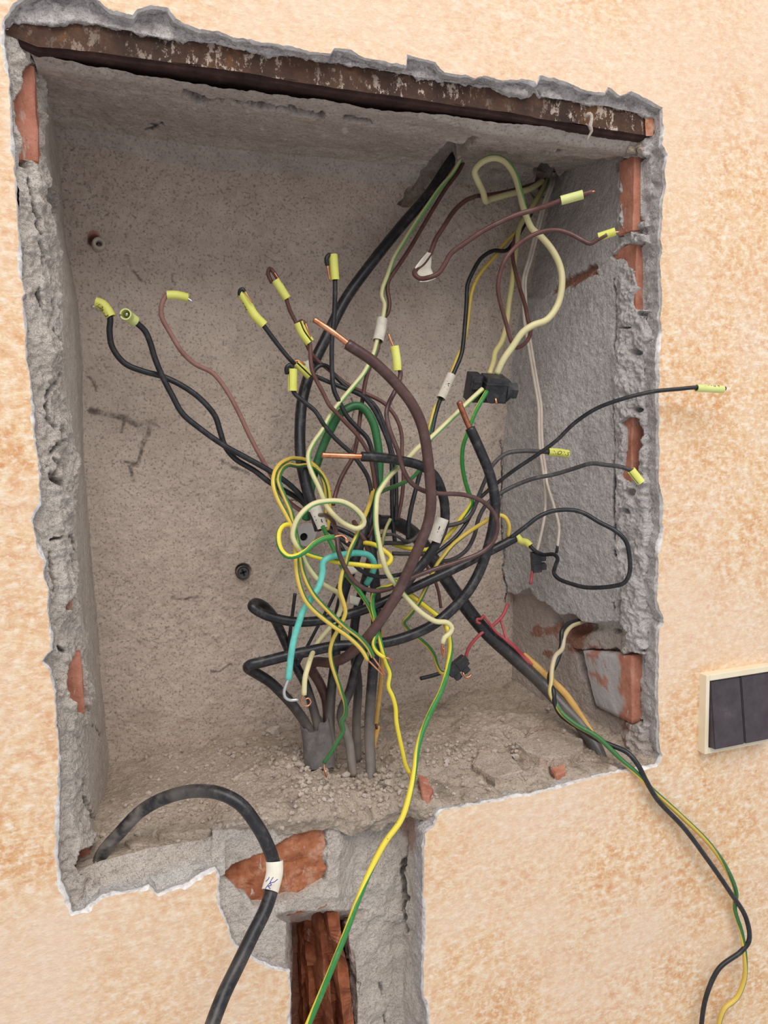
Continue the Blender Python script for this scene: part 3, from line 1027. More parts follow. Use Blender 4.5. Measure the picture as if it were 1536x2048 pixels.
CH = [[(425, 1650, 2.6), (470, 1640, 2.3), (520, 1634, 2.1), (572, 1630, 2.1), (584, 1630, 2.1), (600, 1628, 2.1), (640, 1622, 2.1), (680, 1630, 2.4), (692, 1632, 2.6), (705, 1632, 2.8), (740, 1632, 3.1),
       (790, 1608, 3.4), (806, 1602, 3.4), (820, 1600, 2.8), (836, 1600, 2.2), (866, 1604, 1.6)],
      row(1660, (1.4, 1.6, 1.8, 1.8, 1.8, 1.8, 1.8, 2.2, 2.8, 3.0, 3.6, 4.2, 4.2, 3.4, 2.3, 1.0)),
      row(1720, (.9, 1.6, 1.8, 1.8, 1.8, 1.8, 1.8, 2.2, 2.8, 3.2, 3.8, 4.2, 4.2, 3.3, 2.2, .9)),
      row(1795, (.8, .9, 1.0, 1.1, 1.2, 1.5, 1.6, 1.8, 2.6, 3.2, 3.9, 4.3, 4.2, 3.3, 2.2, .9)),
      row(1822, (.8, .7, .8, .9, 1.1, 1.6, 2.0, 2.2, 2.8, 3.3, 4.0, 4.3, 4.2, 3.3, 2.2, .9)),
      row(1846, (.8, .7, .8, .9, 8.5, 8.5, 8.5, 7.5, 3.2, 3.3, 4.0, 4.4, 4.2, 3.3, 2.2, .9)),
      row(1950, (.8, .8, .8, 1.0, 8.5, 8.5, 8.5, 8.0, 5.0, 3.3, 4.0, 4.5, 4.2, 3.3, 2.2, .9), (425, 470, 520, 572, 584, 600, 640, 690, 698, 712, 740, 790, 806, 820, 836, 866)),
      row(2480, (.8, .8, .8, 1.0, 8.5, 8.5, 8.5, 8.0, 5.0, 3.4, 4.0, 4.5, 4.2, 3.3, 2.2, .9), (425, 470, 520, 572, 592, 604, 644, 714, 722, 732, 750, 795, 812, 830, 846, 892))]


def disp_chase(P, Q):
    x, y = Q[..., 0], Q[..., 1]
    chan = sstep(690, 720, x)
    h = 0.0016 * fbm(P, 24, 4, .55, 91) + 0.0009 * fbm(P, 110, 3, .6, 92) + .0005 * fbm(P, 300, 2)
    h = h + chan * 0.0035 * fbm(P, 26, 4, .55, 93)
    h = h - 0.004 * np.clip(fbm(P, 18, 2, .5, 94), 0, 1) * chan
    hol = sstep(1826, 1850, y) * sstep(578, 586, x) * (1 - sstep(672, 700, x - (y - 1840) * .08))
    st = np.zeros(x.shape)
    for poly, wd in (([(808, 1640), (812, 1700), (806, 1760), (812, 1830), (816, 1865)], 4), ([(690, 1895), (700, 1940), (712, 1990)], 3), ([(760, 1960), (775, 2048)], 3),
                     ([(650, 1660), (652, 1700), (651, 1760)], 3)):
        m = crack(Q, poly, wd, jit(P, 100, 4, 95)) * np.clip(.6 + fbm(P, 90, 3), 0, 1)
        st = np.maximum(st, .8 * m)
        h -= .004 * m
    red = .95 * hol
    m = 1 - sstep(-3, 4, sd_poly(Q + jit(P, 60, 6, 96), [(470, 1732), (540, 1712), (565, 1685), (600, 1668), (628, 1662), (650, 1648), (651, 1762), (620, 1776), (580, 1795), (545, 1812),
                                                         (512, 1808), (495, 1790), (470, 1772), (445, 1745)]))
    h = h * (1 - m) - .016 * m
    rs = np.clip(1 - sstep(.4, 1.1, np.hypot((x - 818) / 14, (y - 1660) / 40) + .4 * fbm(P, 60, 3)), 0, 1) * .6
    red = np.maximum(red, rs)
    return h, {'stain': np.clip(st, 0, 1), 'red': np.clip(red, 0, 1)}


chase = loft('cable_chase', CH, 300, 360, M['mortar'], disp_chase)
chase.parent = wall
face_brick(438, 653, 1662, 1815, 2.1, mat=M['brickraw'], parent=wall, depth=.03, jx=.0028, cuts=26)


# hollow brick shell standing in the chase: broken terracotta webs
def web(pts, d0, d1, th, seed):
    """pts: px outline of one web's front edge line from top to bottom, th metres thick, runs from depth d0 to d1"""
    n = 90
    a = resample([U(x, y, d0) for x, y in pts], n)
    b = resample([U(x, y, d0) for x, y in pts], n)
    b[:, 1] = d1 * .01
    V = []
    F = []
    m = 5
    for i in range(n):
        for s in (-1, 1):
            for j in range(m):
                t = j / (m - 1)
                q = a[i] * (1 - t) + b[i] * t
                q = q + np.array([s * th / 2, 0, 0])
                nz = fbm(q[None] + s * .1, 70, 3, .6, seed)[0]
                nz2 = fbm(q[None] + s * .1, 22, 3, .6, seed + 20)[0]
                V.append(q + np.array([nz * .0016 + nz2 * .003, (nz * .004 + nz2 * .012) * (1 - t), 0]))
    k = 2 * m
    for i in range(n - 1):
        for s in range(2):
            for j in range(m - 1):
                p = i * k + s * m + j
                F.append((p, p + 1, p + k + 1, p + k))
        F.append((i * k, i * k + m, (i + 1) * k + m, (i + 1) * k))
    return mesh_from('brick_web', V, F, M['brickdeep'], wall, smooth=False)


for pts_, d0_, th_, sd_ in (([(640, 1806), (646, 1860), (652, 1920), (655, 1990), (662, 2060), (668, 2150), (680, 2470)], 3.4, .006, 3),
                            ([(622, 1822), (622, 1880), (630, 1950), (634, 2020), (640, 2150), (648, 2470)], 5.6, .012, 4),
                            ([(664, 1812), (672, 1870), (680, 1905), (688, 1960), (698, 2050), (706, 2150), (716, 2470)], 2.8, .009, 5),
                            ([(652, 1850), (664, 1930), (672, 2010), (680, 2080), (690, 2150), (700, 2470)], 4.6, .013, 8),
                            ([(612, 1846), (612, 1930), (616, 2040), (618, 2150), (626, 2470)], 7.4, .008, 6)):
    web(pts_, d0_, 8.6, th_, sd_)


# ---- torn render above the lintel
TOPA = [(0, 40, 1.2), (12, 8, 1.0), (60, -25, 1.0), (200, -12, 1.0), (215, 14, 1.0), (330, 5, 1.0), (360, 35, 1.0), (520, 72, 1.0), (660, 90, 1.0), (768, 112, 1.0), (815, 105, 1.0),
        (950, 145, 1.0), (1010, 148, 1.0), (1215, 170, 1.0), (1335, 210, 1.0)]
TOPB = [(4, 62, 1.3), (30, 46, 1.0), (110, 46, .9), (150, 40, .9), (225, 54, .9), (300, 72, .9), (420, 88, .9), (520, 104, .9), (660, 124, .9), (768, 142, .9), (900, 166, .9),
        (1000, 178, .9), (1060, 190, .9), (1215, 214, .9), (1330, 240, .9)]
TOPC = [(4, 70, 2.0), (30, 60, 2.0), (110, 58, 2.0), (150, 50, 2.0), (225, 66, 2.0), (300, 80, 2.0), (420, 98, 2.0), (520, 114, 2.0), (660, 136, 2.0), (768, 154, 2.0),
        (900, 176, 2.0), (1000, 190, 2.0), (1060, 200, 2.0), (1215, 226, 2.0), (1330, 250, 2.0)]


def disp_tor(P, Q):
    h = 0.0026 * fbm(P, 45, 5, .62, 101) + 0.0012 * np.abs(fbm(P, 120, 3, .6, 102)) + .0007 * fbm(P, 320, 2)
    m = 1 - sstep(.6, 1.2, np.hypot((Q[..., 0] - 1068) / 13, (Q[..., 1] - 186) / 9) + .3 * fbm(P, 90, 3))
    h -= .012 * m
    return h, {'stain': .35 * np.clip(fbm(P, 70, 4, .6, 103) - .2, 0, 1), 'pale': .12 * np.clip(fbm(P, 60, 3, .6, 104), 0, 1)}


torn = loft('torn_render', [TOPA, TOPB, TOPC], 620, 46, M['mortarg'], disp_tor)
torn.parent = wall

# ------------------------------------------------------------------ steel lintel
def build_lintel():
    root = empty('steel_lintel', U(660, 160, 1.2))
    tag(root, 'rusty steel lintel bar spanning the top of the niche', 'lintel')
    L0 = U(-14, 96, 1.0)
    top = [(4, 42), (150, 30), (260, 52), (520, 98), (768, 138), (1058, 184), (1225, 208), (1300, 222), (1310, 236)]
    bot = [(4, 66), (75, 92), (220, 108), (350, 126), (500, 148), (768, 190), (1018, 226), (1183, 255), (1296, 272), (1310, 264)]
    n = 240
    T = resample([U(x, y, 1.2) for x, y in top], n)
    B = resample([U(x, y, 1.2) for x, y in bot], n)
    rows = []
    prof = 11
    for j in range(prof):
        rows.append(T + (B - T) * (j / (prof - 1)))
    # rounded lower arris and the underside going back
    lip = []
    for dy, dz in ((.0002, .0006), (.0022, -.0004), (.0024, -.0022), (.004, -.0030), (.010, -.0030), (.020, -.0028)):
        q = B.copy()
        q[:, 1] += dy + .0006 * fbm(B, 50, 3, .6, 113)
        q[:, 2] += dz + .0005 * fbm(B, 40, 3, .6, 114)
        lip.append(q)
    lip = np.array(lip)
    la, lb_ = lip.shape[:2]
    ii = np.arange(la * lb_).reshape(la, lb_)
    mesh_from('lower_lip', lip.reshape(-1, 3), np.stack([ii[:-1, :-1], ii[1:, :-1], ii[1:, 1:], ii[:-1, 1:]], -1).reshape(-1, 4), M['lipdark'], root)
    G = np.array(rows)
    G[:, :, 1] += 0.0008 * fbm(G, 40, 4, .6, 111) * 1.2
    G[:, :, 2] += 0.0006 * fbm(G, 30, 3, .6, 112)
    a, b = G.shape[:2]
    idx = np.arange(a * b).reshape(a, b)
    F = np.stack([idx[:-1, :-1], idx[1:, :-1], idx[1:, 1:], idx[:-1, 1:]], -1).reshape(-1, 4)
    mesh_from('bar', G.reshape(-1, 3), F, M['rust'], root)
    # bare patch at the right-hand end
    pts = [(1291, 232), (1300, 230), (1307, 240), (1309, 255), (1305, 272), (1292, 272), (1290, 250)]
    V = [U(x, y, 1.0) for x, y in pts] + [U(x, y, 1.5) for x, y in pts]
    m = len(pts)
    F = [tuple(range(m))[::-1]] + [(i, (i + 1) % m, (i + 1) % m + m, i + m) for i in range(m)]
    mesh_from('peeled_end', V, F, M['brickraw'], root, smooth=False)
    # string of old caulk stuck to the lintel
    return root


build_lintel()


# ------------------------------------------------------------------ tubes
def catmull(P, step=0.0022):
    P = np.asarray(P, float)
    if len(P) == 2:
        n = max(2, int(np.linalg.norm(P[1] - P[0]) / step))
        return P[0] + (P[1] - P[0]) * np.linspace(0, 1, n + 1)[:, None]
    E = np.vstack([2 * P[0] - P[1], P, 2 * P[-1] - P[-2]])
    out = []
    for i in range(1, len(E) - 2):
        p0, p1, p2, p3 = E[i - 1:i + 3]
        t0 = 0
        t1 = t0 + max(1e-5, np.linalg.norm(p1 - p0)) ** .5
        t2 = t1 + max(1e-5, np.linalg.norm(p2 - p1)) ** .5
        t3 = t2 + max(1e-5, np.linalg.norm(p3 - p2)) ** .5
        n = max(2, int(np.linalg.norm(p2 - p1) / step))
        for t in np.linspace(t1, t2, n, endpoint=False):
            a1 = (t1 - t) / (t1 - t0) * p0 + (t - t0) / (t1 - t0) * p1
            a2 = (t2 - t) / (t2 - t1) * p1 + (t - t1) / (t2 - t1) * p2
            a3 = (t3 - t) / (t3 - t2) * p2 + (t - t2) / (t3 - t2) * p3
            b1 = (t2 - t) / (t2 - t0) * a1 + (t - t0) / (t2 - t0) * a2
            b2 = (t3 - t) / (t3 - t1) * a2 + (t - t1) / (t3 - t1) * a3
            out.append((t2 - t) / (t2 - t1) * b1 + (t - t1) / (t2 - t1) * b2)
    out.append(P[-1])
    return np.array(out)


def path3(pts):
    """px path; a third value fixes the depth (cm) there, the rest is interpolated along the path"""
    xy = np.array([p[:2] for p in pts], float)
    s = np.r_[0, np.cumsum(np.linalg.norm(np.diff(xy, axis=0), axis=1))]
    k = [i for i, p in enumerate(pts) if len(p) > 2]
    dv = np.interp(s, s[k], [pts[i][2] for i in k])
    return np.array([U(x, y, d) for (x, y), d in zip(xy, dv)])


def frames(C):
    T = np.gradient(C, axis=0)
    T /= np.linalg.norm(T, axis=1, keepdims=True) + 1e-12
    N = np.zeros_like(T)
    ref = CAM - C[0]
    ref = ref - T[0] * (ref @ T[0])
    if np.linalg.norm(ref) < 1e-3:
        ref = np.array([0, 0, 1.0])
    N[0] = ref / np.linalg.norm(ref)
    for i in range(1, len(C)):
        q = N[i - 1] - T[i] * (N[i - 1] @ T[i])
        N[i] = q / (np.linalg.norm(q) + 1e-12)
    return T, N, np.cross(T, N)


def rad_of(P, wpx):
    return 0.5 * wpx * float(np.mean((P - CAM) @ FW)) / FPX


def tube_mesh(name, C, r, mat, parent=None, seg=12, stripe=None, taper=None, flat=1.0, dust=None):
    """stripe=(phase0, phase1): how the two colours turn around the wire from start to end (radians)"""
    T, N, B = frames(C)
    n = len(C)
    rr = np.full(n, r) if taper is None else r * np.interp(np.linspace(0, 1, n), [t[0] for t in taper], [t[1] for t in taper])
    ang = np.arange(seg) / seg * 2 * math.pi
    ca, sa = np.cos(ang), np.sin(ang)
    off = N[:, None] * (ca * flat)[None, :, None] + B[:, None] * sa[None, :, None]
    V = C[:, None] + off * rr[:, None, None]
    idx = np.arange(n * seg).reshape(n, seg)
    nx = np.roll(idx, -1, 1)
    F = np.stack([idx[:-1], nx[:-1], nx[1:], idx[1:]], -1).reshape(-1, 4).tolist()
    V = V.reshape(-1, 3)
    V = np.vstack([V, C[0] - T[0] * r * .25, C[-1] + T[-1] * r * .25])
    c0, c1 = n * seg, n * seg + 1
    for j in range(seg):
        F.append((idx[0, (j + 1) % seg], idx[0, j], c0))
        F.append((idx[-1, j], idx[-1, (j + 1) % seg], c1))
    at = {}
    if stripe is not None:
        view = CAM - C
        view -= T * np.sum(view * T, 1, keepdims=True)
        view /= np.linalg.norm(view, axis=1, keepdims=True) + 1e-9
        side = np.cross(T, view)
        ph = np.interp(np.linspace(0, 1, n), np.linspace(0, 1, len(stripe)), stripe)
        ax = np.cos(ph)[:, None] * side + np.sin(ph)[:, None] * view
        s = np.sum(off * ax[:, None], -1).reshape(-1)
        at['stripe'] = np.r_[s, s[0], s[-1]]
    if dust is not None:
        nz = fbm(V, 60, 3, .6, 7)
        if callable(dust):
            dv = dust(V)
        else:
            dv = dust
        at['dust'] = np.clip(dv * (1 + .5 * nz), 0, 1)
    return mesh_from(name, V, F, mat, parent, True, at)


def sleeve_mesh(name, C, r, mat, parent, slit=None, th=0.22, seg=18, gap=0.22, wob=0.0):
    """hollow marker sleeve swept along C; slit = angle of its slot seen from the camera side (0 faces the viewer)"""
    T, N, B = frames(C)
    n = len(C)
    sl = math.pi if slit is None else slit
    a = np.linspace(sl + gap, sl + 2 * math.pi - gap, seg)
    ro, ri = r, r * (1 - th)
    prof = [(math.cos(t) * ro, math.sin(t) * ro) for t in a] + [(math.cos(t) * ri, math.sin(t) * ri) for t in a[::-1]]
    prof = np.array(prof)
    m = len(prof)
    V = (C[:, None] + N[:, None] * prof[None, :, :1] + B[:, None] * prof[None, :, 1:]).reshape(-1, 3)
    idx = np.arange(n * m).reshape(n, m)
    nx = np.roll(idx, -1, 1)
    F = np.stack([idx[:-1], nx[:-1], nx[1:], idx[1:]], -1).reshape(-1, 4).tolist()
    h = m // 2
    for e, fl in ((0, 1), (n - 1, 0)):
        for j in range(h - 1):
            q = (idx[e, j], idx[e, m - 1 - j], idx[e, m - 2 - j], idx[e, j + 1])
            F.append(q if fl else q[::-1])
    return mesh_from(name, V, F, mat, parent, False)


def text_on(C, r, text, size, mat, parent, ang=0.0, flip=False, start=0.5):
    T, N, B = frames(C)
    cu = bpy.data.curves.new('t', 'FONT')
    cu.body = text
    cu.size = size
    cu.align_x = 'CENTER'
    cu.align_y = 'CENTER'
    cu.shear = 0.3
    to = bpy.data.objects.new('t', cu)
    COL.objects.link(to)
    bpy.context.view_layer.update()
    me = bpy.data.meshes.new_from_object(to.evaluated_get(bpy.context.evaluated_depsgraph_get()))
    bpy.data.objects.remove(to)
    s = np.r_[0, np.cumsum(np.linalg.norm(np.diff(C, axis=0), axis=1))]
    V = []
    sg = -1 if flip else 1
    # text reads along the sleeve; "right" on screen must be the +s direction or flipped
    for v in me.vertices:
        x = s[-1] * start + sg * v.co.x
        a = ang + sg * v.co.y / r
        c = np.array([np.interp(x, s, C[:, i]) for i in range(3)])
        i = int(np.clip(np.searchsorted(s, x), 0, len(C) - 1))
        V.append(c + r * 1.03 * (math.cos(a) * N[i] + math.sin(a) * -B[i] * (1 if True else -1)))
    for v, q in zip(me.vertices, V):
        v.co = q
    me.name = 'lettering'
    return link('lettering', me, mat, parent, smooth=False)


def wire(label, pts, wpx, mat, name='electrical_wire', cat='wire', parts=(), group=None, stripe=None, taper=None, seg=12, flat=1.0, dust=None, part='insulation', capture=None):
    P = path3(pts)
    C = catmull(P)
    r = rad_of(P, wpx)
    if not parts:
        o = tube_mesh(name, C, r, M[mat], None, seg, stripe, taper, flat, dust)
        return tag(o, label, cat, group)
    root = empty(name, C[-1])
    tag(root, label, cat, group)
    tube_mesh(part, C, r, M[mat], root, seg, stripe, taper, flat, dust)
    for p in parts:
        kind = p[0]
        opt = p[4] if len(p) > 4 else {}
        Cp = catmull(path3(p[1]), 0.0015)
        rp = rad_of(Cp, p[2])
        if kind in ('marker_sleeve', 'tape_label'):
            o = sleeve_mesh(kind, Cp, rp, M[p[3]], root, opt.get('slit'), opt.get('th', .22))
        else:
            o = tube_mesh(kind, Cp, rp, M[p[3]], root, 10, taper=opt.get('taper'))
        if 'text' in opt:
            text_on(Cp, rp, opt['text'], opt['size'], M[opt.get('ink', 'ink')], o, opt.get('ang', 0), opt.get('flip', False), opt.get('start', .5))
        if 'label' in opt:
            o['label'] = opt['label']
    return root


# ------------------------------------------------------------------ thick cables
DUSTLOW = lambda V: .75 * sstep(0.10, 0.015, V[:, 2])

wire('thick black cable from the soffit chase down the left centre, taped end',
     [(946, 262, 17.5), (925, 292, 17.8), (900, 325, 18), (860, 385, 17.8), (800, 455, 17.3), (740, 530, 16.5), (690, 600, 16), (655, 670, 15.5), (622, 740, 15), (605, 800), (600, 860), (602, 920),
      (612, 970), (625, 1012), (640, 1060, 11)], 22, 'cable', 'power_cable', 'cable',
     [('tape_label', [(627, 1012, 11.6), (643, 1058, 11)], 27, 'tape', {'th': .1, 'text': '17', 'size': .008, 'start': .55})], part='sheath')

wire('thick dark brown cable arching in front of the tangle, bare copper tip',
     [(694, 688, 3), (745, 722), (790, 765), (825, 810), (845, 855, 2.2), (855, 910), (860, 960), (862, 1010), (855, 1050), (835, 1100, 2.0), (815, 1145), (790, 1195), (765, 1235), (735, 1275, 3.5), (714, 1296),
      (690, 1315, 5), (660, 1325, 6.5), (632, 1324, 8), (622, 1334, 9), (640, 1368, 10), (652, 1400, 10.3), (656, 1450, 10.2), (660, 1500, 10)], 21, 'browndark', 'power_cable', 'cable',
     [('copper_core', [(628, 639, 3.6), (664, 663, 3.3), (702, 692, 3)], 12, 'copper')], part='sheath')

wire('thick black cable with bright copper tip pointing left at mid height',
     [(723, 913, 4.6), (760, 915), (800, 921), (840, 931, 4.6), (868, 950), (884, 985), (890, 1020, 5), (887, 1055), (872, 1088, 5.2), (850, 1122), (822, 1155), (795, 1192, 5.5), (768, 1232, 6.2), (742, 1272, 7),
      (716, 1322, 8), (700, 1380, 8.6), (682, 1430, 8.6), (697, 1480, 8.4), (706, 1550, 7.8)], 19, 'cable', 'power_cable', 'cable',
     [('copper_core', [(644, 910, 4.8), (726, 913, 4.6)], 12, 'copper'),
      ('tape_label', [(885, 1036, 5), (868, 1082, 5.15)], 27, 'tape', {'th': .1, 'text': 'L1', 'size': .008, 'ang': .4})], part='sheath', dust=DUSTLOW)

wire('thick black cable with tarnished copper tip below the connector, looping left',
     [(940, 856, 6), (960, 900), (980, 950), (990, 1000, 5), (988, 1040), (977, 1092), (960, 1140), (938, 1180, 4.6), (908, 1215), (868, 1248, 5), (820, 1271), (770, 1285, 5.5), (715, 1290), (665, 1293), (615, 1303, 6),
      (568, 1313), (525, 1324), (500, 1330, 7), (496, 1336, 7.5), (512, 1346, 8), (540, 1364), (565, 1388, 9), (590, 1416), (614, 1452, 10), (630, 1490, 9.8)], 21, 'cable', 'power_cable', 'cable',
     [('copper_core', [(918, 804, 6.3), (928, 830, 6.2), (941, 860, 6)], 12, 'copperox')], part='sheath', dust=DUSTLOW)

wire('black sheathed cable coiled in a loop at left, split end at right',
     [(1030, 1076, 6.4), (1000, 1092), (960, 1112), (900, 1142, 6.6), (850, 1165), (800, 1188), (770, 1203, 6.6), (720, 1222), (660, 1238), (600, 1244, 6.6), (556, 1238), (522, 1226), (505, 1214, 7.2), (510, 1206, 8),
      (528, 1212, 9), (546, 1232, 9.6), (558, 1256, 10), (574, 1292, 10.4), (595, 1338, 10.6), (610, 1366), (626, 1415), (637, 1460, 10), (642, 1500, 9.6)], 19, 'cable', 'power_cable', 'cable', dust=DUSTLOW)

wire('thickest black cable running diagonally into the lower right corner',
     [(742, 1044, 11), (795, 1048, 11.5), (832, 1072, 12), (870, 1125, 12.4), (914, 1190, 12.6), (970, 1262, 12), (1026, 1314, 11), (1082, 1365, 9.4), (1124, 1410, 7.6), (1164, 1452, 5.6), (1190, 1492, 4), (1206, 1532, 2.8)],
     28, 'cable', 'power_cable', 'cable', dust=lambda V: .35 * sstep(0.12, 0.0, V[:, 2]))

wire('stout black cable curving out over the ledge front, white tape band',
     [(196, 1726, 3.6), (208, 1702, 3.4), (240, 1665, 3), (285, 1620, 2), (335, 1594, 1), (390, 1582, 0), (440, 1587, -1), (480, 1608, -1.8), (510, 1645, -2.4), (535, 1690, -3), (548, 1732, -3.4), (545, 1772, -4),
      (530, 1820, -5), (505, 1870, -6), (475, 1932, -7.2), (447, 1990, -8), (424, 2050, -9), (405, 2110, -10), (388, 2180, -11), (372, 2300, -12), (368, 2460, -12)], 28, 'cable', 'power_cable', 'cable',
     [('tape_label', [(549, 1722, -3.3), (549, 1746, -3.6), (540, 1782, -4.2)], 34, 'flag', {'th': .08})], part='sheath',
     dust=lambda V: .6 * sstep(0.11, 0.02, V[:, 0]) * np.clip(.6 + 1.6 * fbm(V, 90, 4, .65, 3), 0, 1))

# pen marks on the tape of the ledge cable
tp = [o for o in bpy.data.objects if o.name.startswith('tape_label')][-1]
for st in ([(590, 830), (575, 880), (530, 925), (490, 970)], [(715, 835), (655, 920), (612, 1000)], [(850, 895), (740, 985), (650, 1005), (612, 1000)],
           [(605, 1015), (530, 1110), (455, 1205)], [(600, 1030), (655, 1050), (640, 1090), (555, 1112), (590, 1150), (620, 1200)]):
    C = catmull(np.array([U(500 + x / 15.36, 1700 + y / 15.36, -4.95 - .03 * ((y - 830) / 60)) for x, y in st]), .001)
    tube_mesh('pen_stroke', C, .00035, M['blueink'], tp, 6)

for lab, pts, wd in (
        ('black cable standing at the left of the bundle foot, beside the conduit', [(664, 1520, 9.2), (660, 1440, 9.6), (664, 1370, 9.6), (671, 1310, 9.2), (673, 1255, 8.8), (688, 1185, 8.6), (712, 1115, 8.4), (728, 1060, 9), (738, 1030, 10)], 19),
        ('dusty black cable in the middle of the bundle foot, behind its neighbours', [(714, 1520, 10.2), (713, 1440, 10.6), (716, 1370, 10.4), (707, 1290, 9.8), (712, 1232, 9.6), (732, 1155, 9.6), (748, 1090, 9.8), (754, 1030, 10.4)], 18),
        ('straight black cable at the right of the bundle foot', [(743, 1575, 6.9), (740, 1500, 7.6), (739, 1440, 7.9), (746, 1340, 8.2), (752, 1262, 8.4), (751, 1180, 8.6), (744, 1110, 9.2), (738, 1050, 10)], 21)):
    wire(lab, pts, wd, 'cable', 'power_cable', 'cable', dust=DUSTLOW)

wire('dark green cable bent in an arch behind the thin wires',
     [(612, 1040, 13), (618, 1000, 13), (626, 955, 13), (645, 895, 13), (661, 860), (680, 828), (702, 814), (718, 812, 12.6), (734, 824), (747, 848), (754, 878), (758, 908), (759, 938), (756, 970), (746, 1010), (736, 1055, 11)],
     17, 'green', 'power_cable', 'cable')

# ------------------------------------------------------------------ wires ending in yellow sleeves, left
wire('black wire at far left, curved sleeve with handwriting',
     [(206, 612, 13.2), (220, 634, 13), (219, 662), (225, 695), (250, 727), (285, 742), (325, 753, 13.4), (365, 772), (400, 797), (430, 832), (440, 862), (450, 892, 13.2), (470, 917), (510, 942), (540, 965, 13), (600, 1000, 13.6), (640, 1040, 13), (700, 1068, 12), (740, 1092, 11)],
     11.5, 'wireblack', parts=[('bare_end', [(182, 614, 13.4), (200, 609, 13.3)], 6, 'steel'),
                               ('marker_sleeve', [(192, 605, 13.3), (204, 609, 13.2), (214, 620, 13.1), (222, 634, 13)], 21, 'sleeve', {'text': 'VL2a 13', 'size': .0048, 'ang': -.5})])
wire('black wire crossing the far left one, open sleeve end facing out',
     [(258, 634, 12), (272, 645, 12.2), (290, 662, 12.4), (300, 684), (310, 717), (325, 753, 12.6), (345, 792), (365, 827), (400, 857), (450, 892, 12.4), (490, 914), (540, 942), (580, 970, 12.4), (612, 1003, 12.6), (650, 1052, 12.4), (700, 1090, 11.6), (738, 1112, 10.6)],
     11.5, 'wireblack', parts=[('bare_end', [(253, 628, 11.2), (259, 634, 12)], 7, 'steel'),
                               ('marker_sleeve', [(251, 628, 11), (258, 634, 11.8), (270, 643, 12.2)], 23, 'sleevepale', {'slit': 2.2})])
wire('dusty brown wire at upper left, sleeve bent over to the right',
     [(366, 593, 13.2), (348, 587, 13.2), (334, 590, 13.2), (324, 608, 13.2), (323, 632), (340, 665), (365, 705), (390, 728), (425, 746), (450, 776), (475, 820), (500, 873), (525, 920), (545, 955, 13.6), (560, 985, 14), (600, 1020, 14), (640, 1033, 13)],
     9.5, 'browndusty', parts=[('bare_end', [(370, 594, 13.2), (385, 603, 13.1)], 5, 'steel'),
                               ('marker_sleeve', [(334, 590, 13.2), (352, 590, 13.1), (375, 595, 13.2)], 17, 'sleeve')])
wire('black wire with the longest slanting yellow sleeve, upper centre',
     [(484, 583, 12), (498, 606, 12), (512, 632), (528, 652, 12), (545, 675), (565, 701), (583, 722, 12), (600, 738, 12.6), (632, 753, 13), (665, 767), (700, 781), (722, 790, 12.6), (745, 815), (766, 858), (780, 898), (784, 950), (784, 1000), (786, 1050), (790, 1085, 10.4)],
     9, 'wireblack', parts=[('copper_core', [(489, 582, 11.4), (494, 590, 11.3), (505, 606, 11.3)], 3, 'copper'), ('folded_tip', [(479, 590, 11.8), (480, 581, 11.6), (485, 578, 11.5), (489, 583, 11.5)], 8, 'wireblack'),
                            ('marker_sleeve', [(482, 584, 11.9), (497, 610, 11.9), (508, 629, 11.9), (528, 650, 11.9)], 18, 'sleeve', {'text': 'L2 04', 'size': .0045, 'ang': -1.25, 'start': .3})])
wire('brown wire with hooked top above its short yellow sleeve, upper centre',
     [(544, 566, 13.8), (536, 546, 13.8), (540, 537, 13.7), (547, 544, 13.5), (558, 563, 13.4), (572, 597, 13.4), (580, 621), (592, 645), (606, 672), (620, 702, 14), (634, 720, 14.2), (661, 742), (696, 770), (731, 787), (770, 808, 13), (793, 837), (803, 868), (804, 908), (807, 953), (803, 1000), (795, 1040, 11)],
     8, 'brown', parts=[('copper_core', [(548, 544, 13.3), (556, 556, 13.2), (563, 566, 13.2)], 3, 'copper'),
                        ('marker_sleeve', [(551, 560, 13.4), (574, 597, 13.4)], 17, 'sleeve')])
wire('brown wire with slit yellow sleeve under a small brown loop',
     [(610, 648, 11), (603, 642, 11.2), (598, 648, 11.4), (606, 664, 11.4), (619, 686, 11.2), (621, 713), (624, 740), (634, 763), (647, 787), (658, 809), (673, 826), (692, 846), (711, 866), (727, 888), (739, 910), (745, 935), (749, 963), (752, 1000), (748, 1045, 9.6), (735, 1075, 9.2)],
     8.5, 'brown', parts=[('copper_core', [(611, 646, 10.9), (616, 660, 10.8), (621, 674, 10.8)], 3, 'copper'),
                          ('marker_sleeve', [(597, 645, 11.2), (605, 664, 11.2), (620, 685, 11.1)], 20, 'sleeve', {'slit': -.5})])
wire('black wire with upright yellow sleeve, highest of the centre group',
     [(666, 512, 12.6), (668, 540), (670, 562, 12.4), (669, 620), (664, 680), (664, 740, 12), (668, 780), (680, 806), (695, 834), (715, 856), (735, 877), (745, 906), (752, 945), (755, 985), (750, 1040, 10)],
     9.5, 'wireblack', parts=[('folded_tip', [(667, 512, 12.5), (658, 510, 12.3), (653, 517, 12.2), (655, 531, 12.2)], 9, 'wireblack'), ('copper_core', [(655, 531, 12.1), (657, 548, 12.1), (660, 560, 12.1)], 4.5, 'copper'),
                              ('marker_sleeve', [(666, 509, 12.4), (668, 535, 12.4), (670, 560, 12.4)], 18, 'sleeve', {'slit': 1.4})])
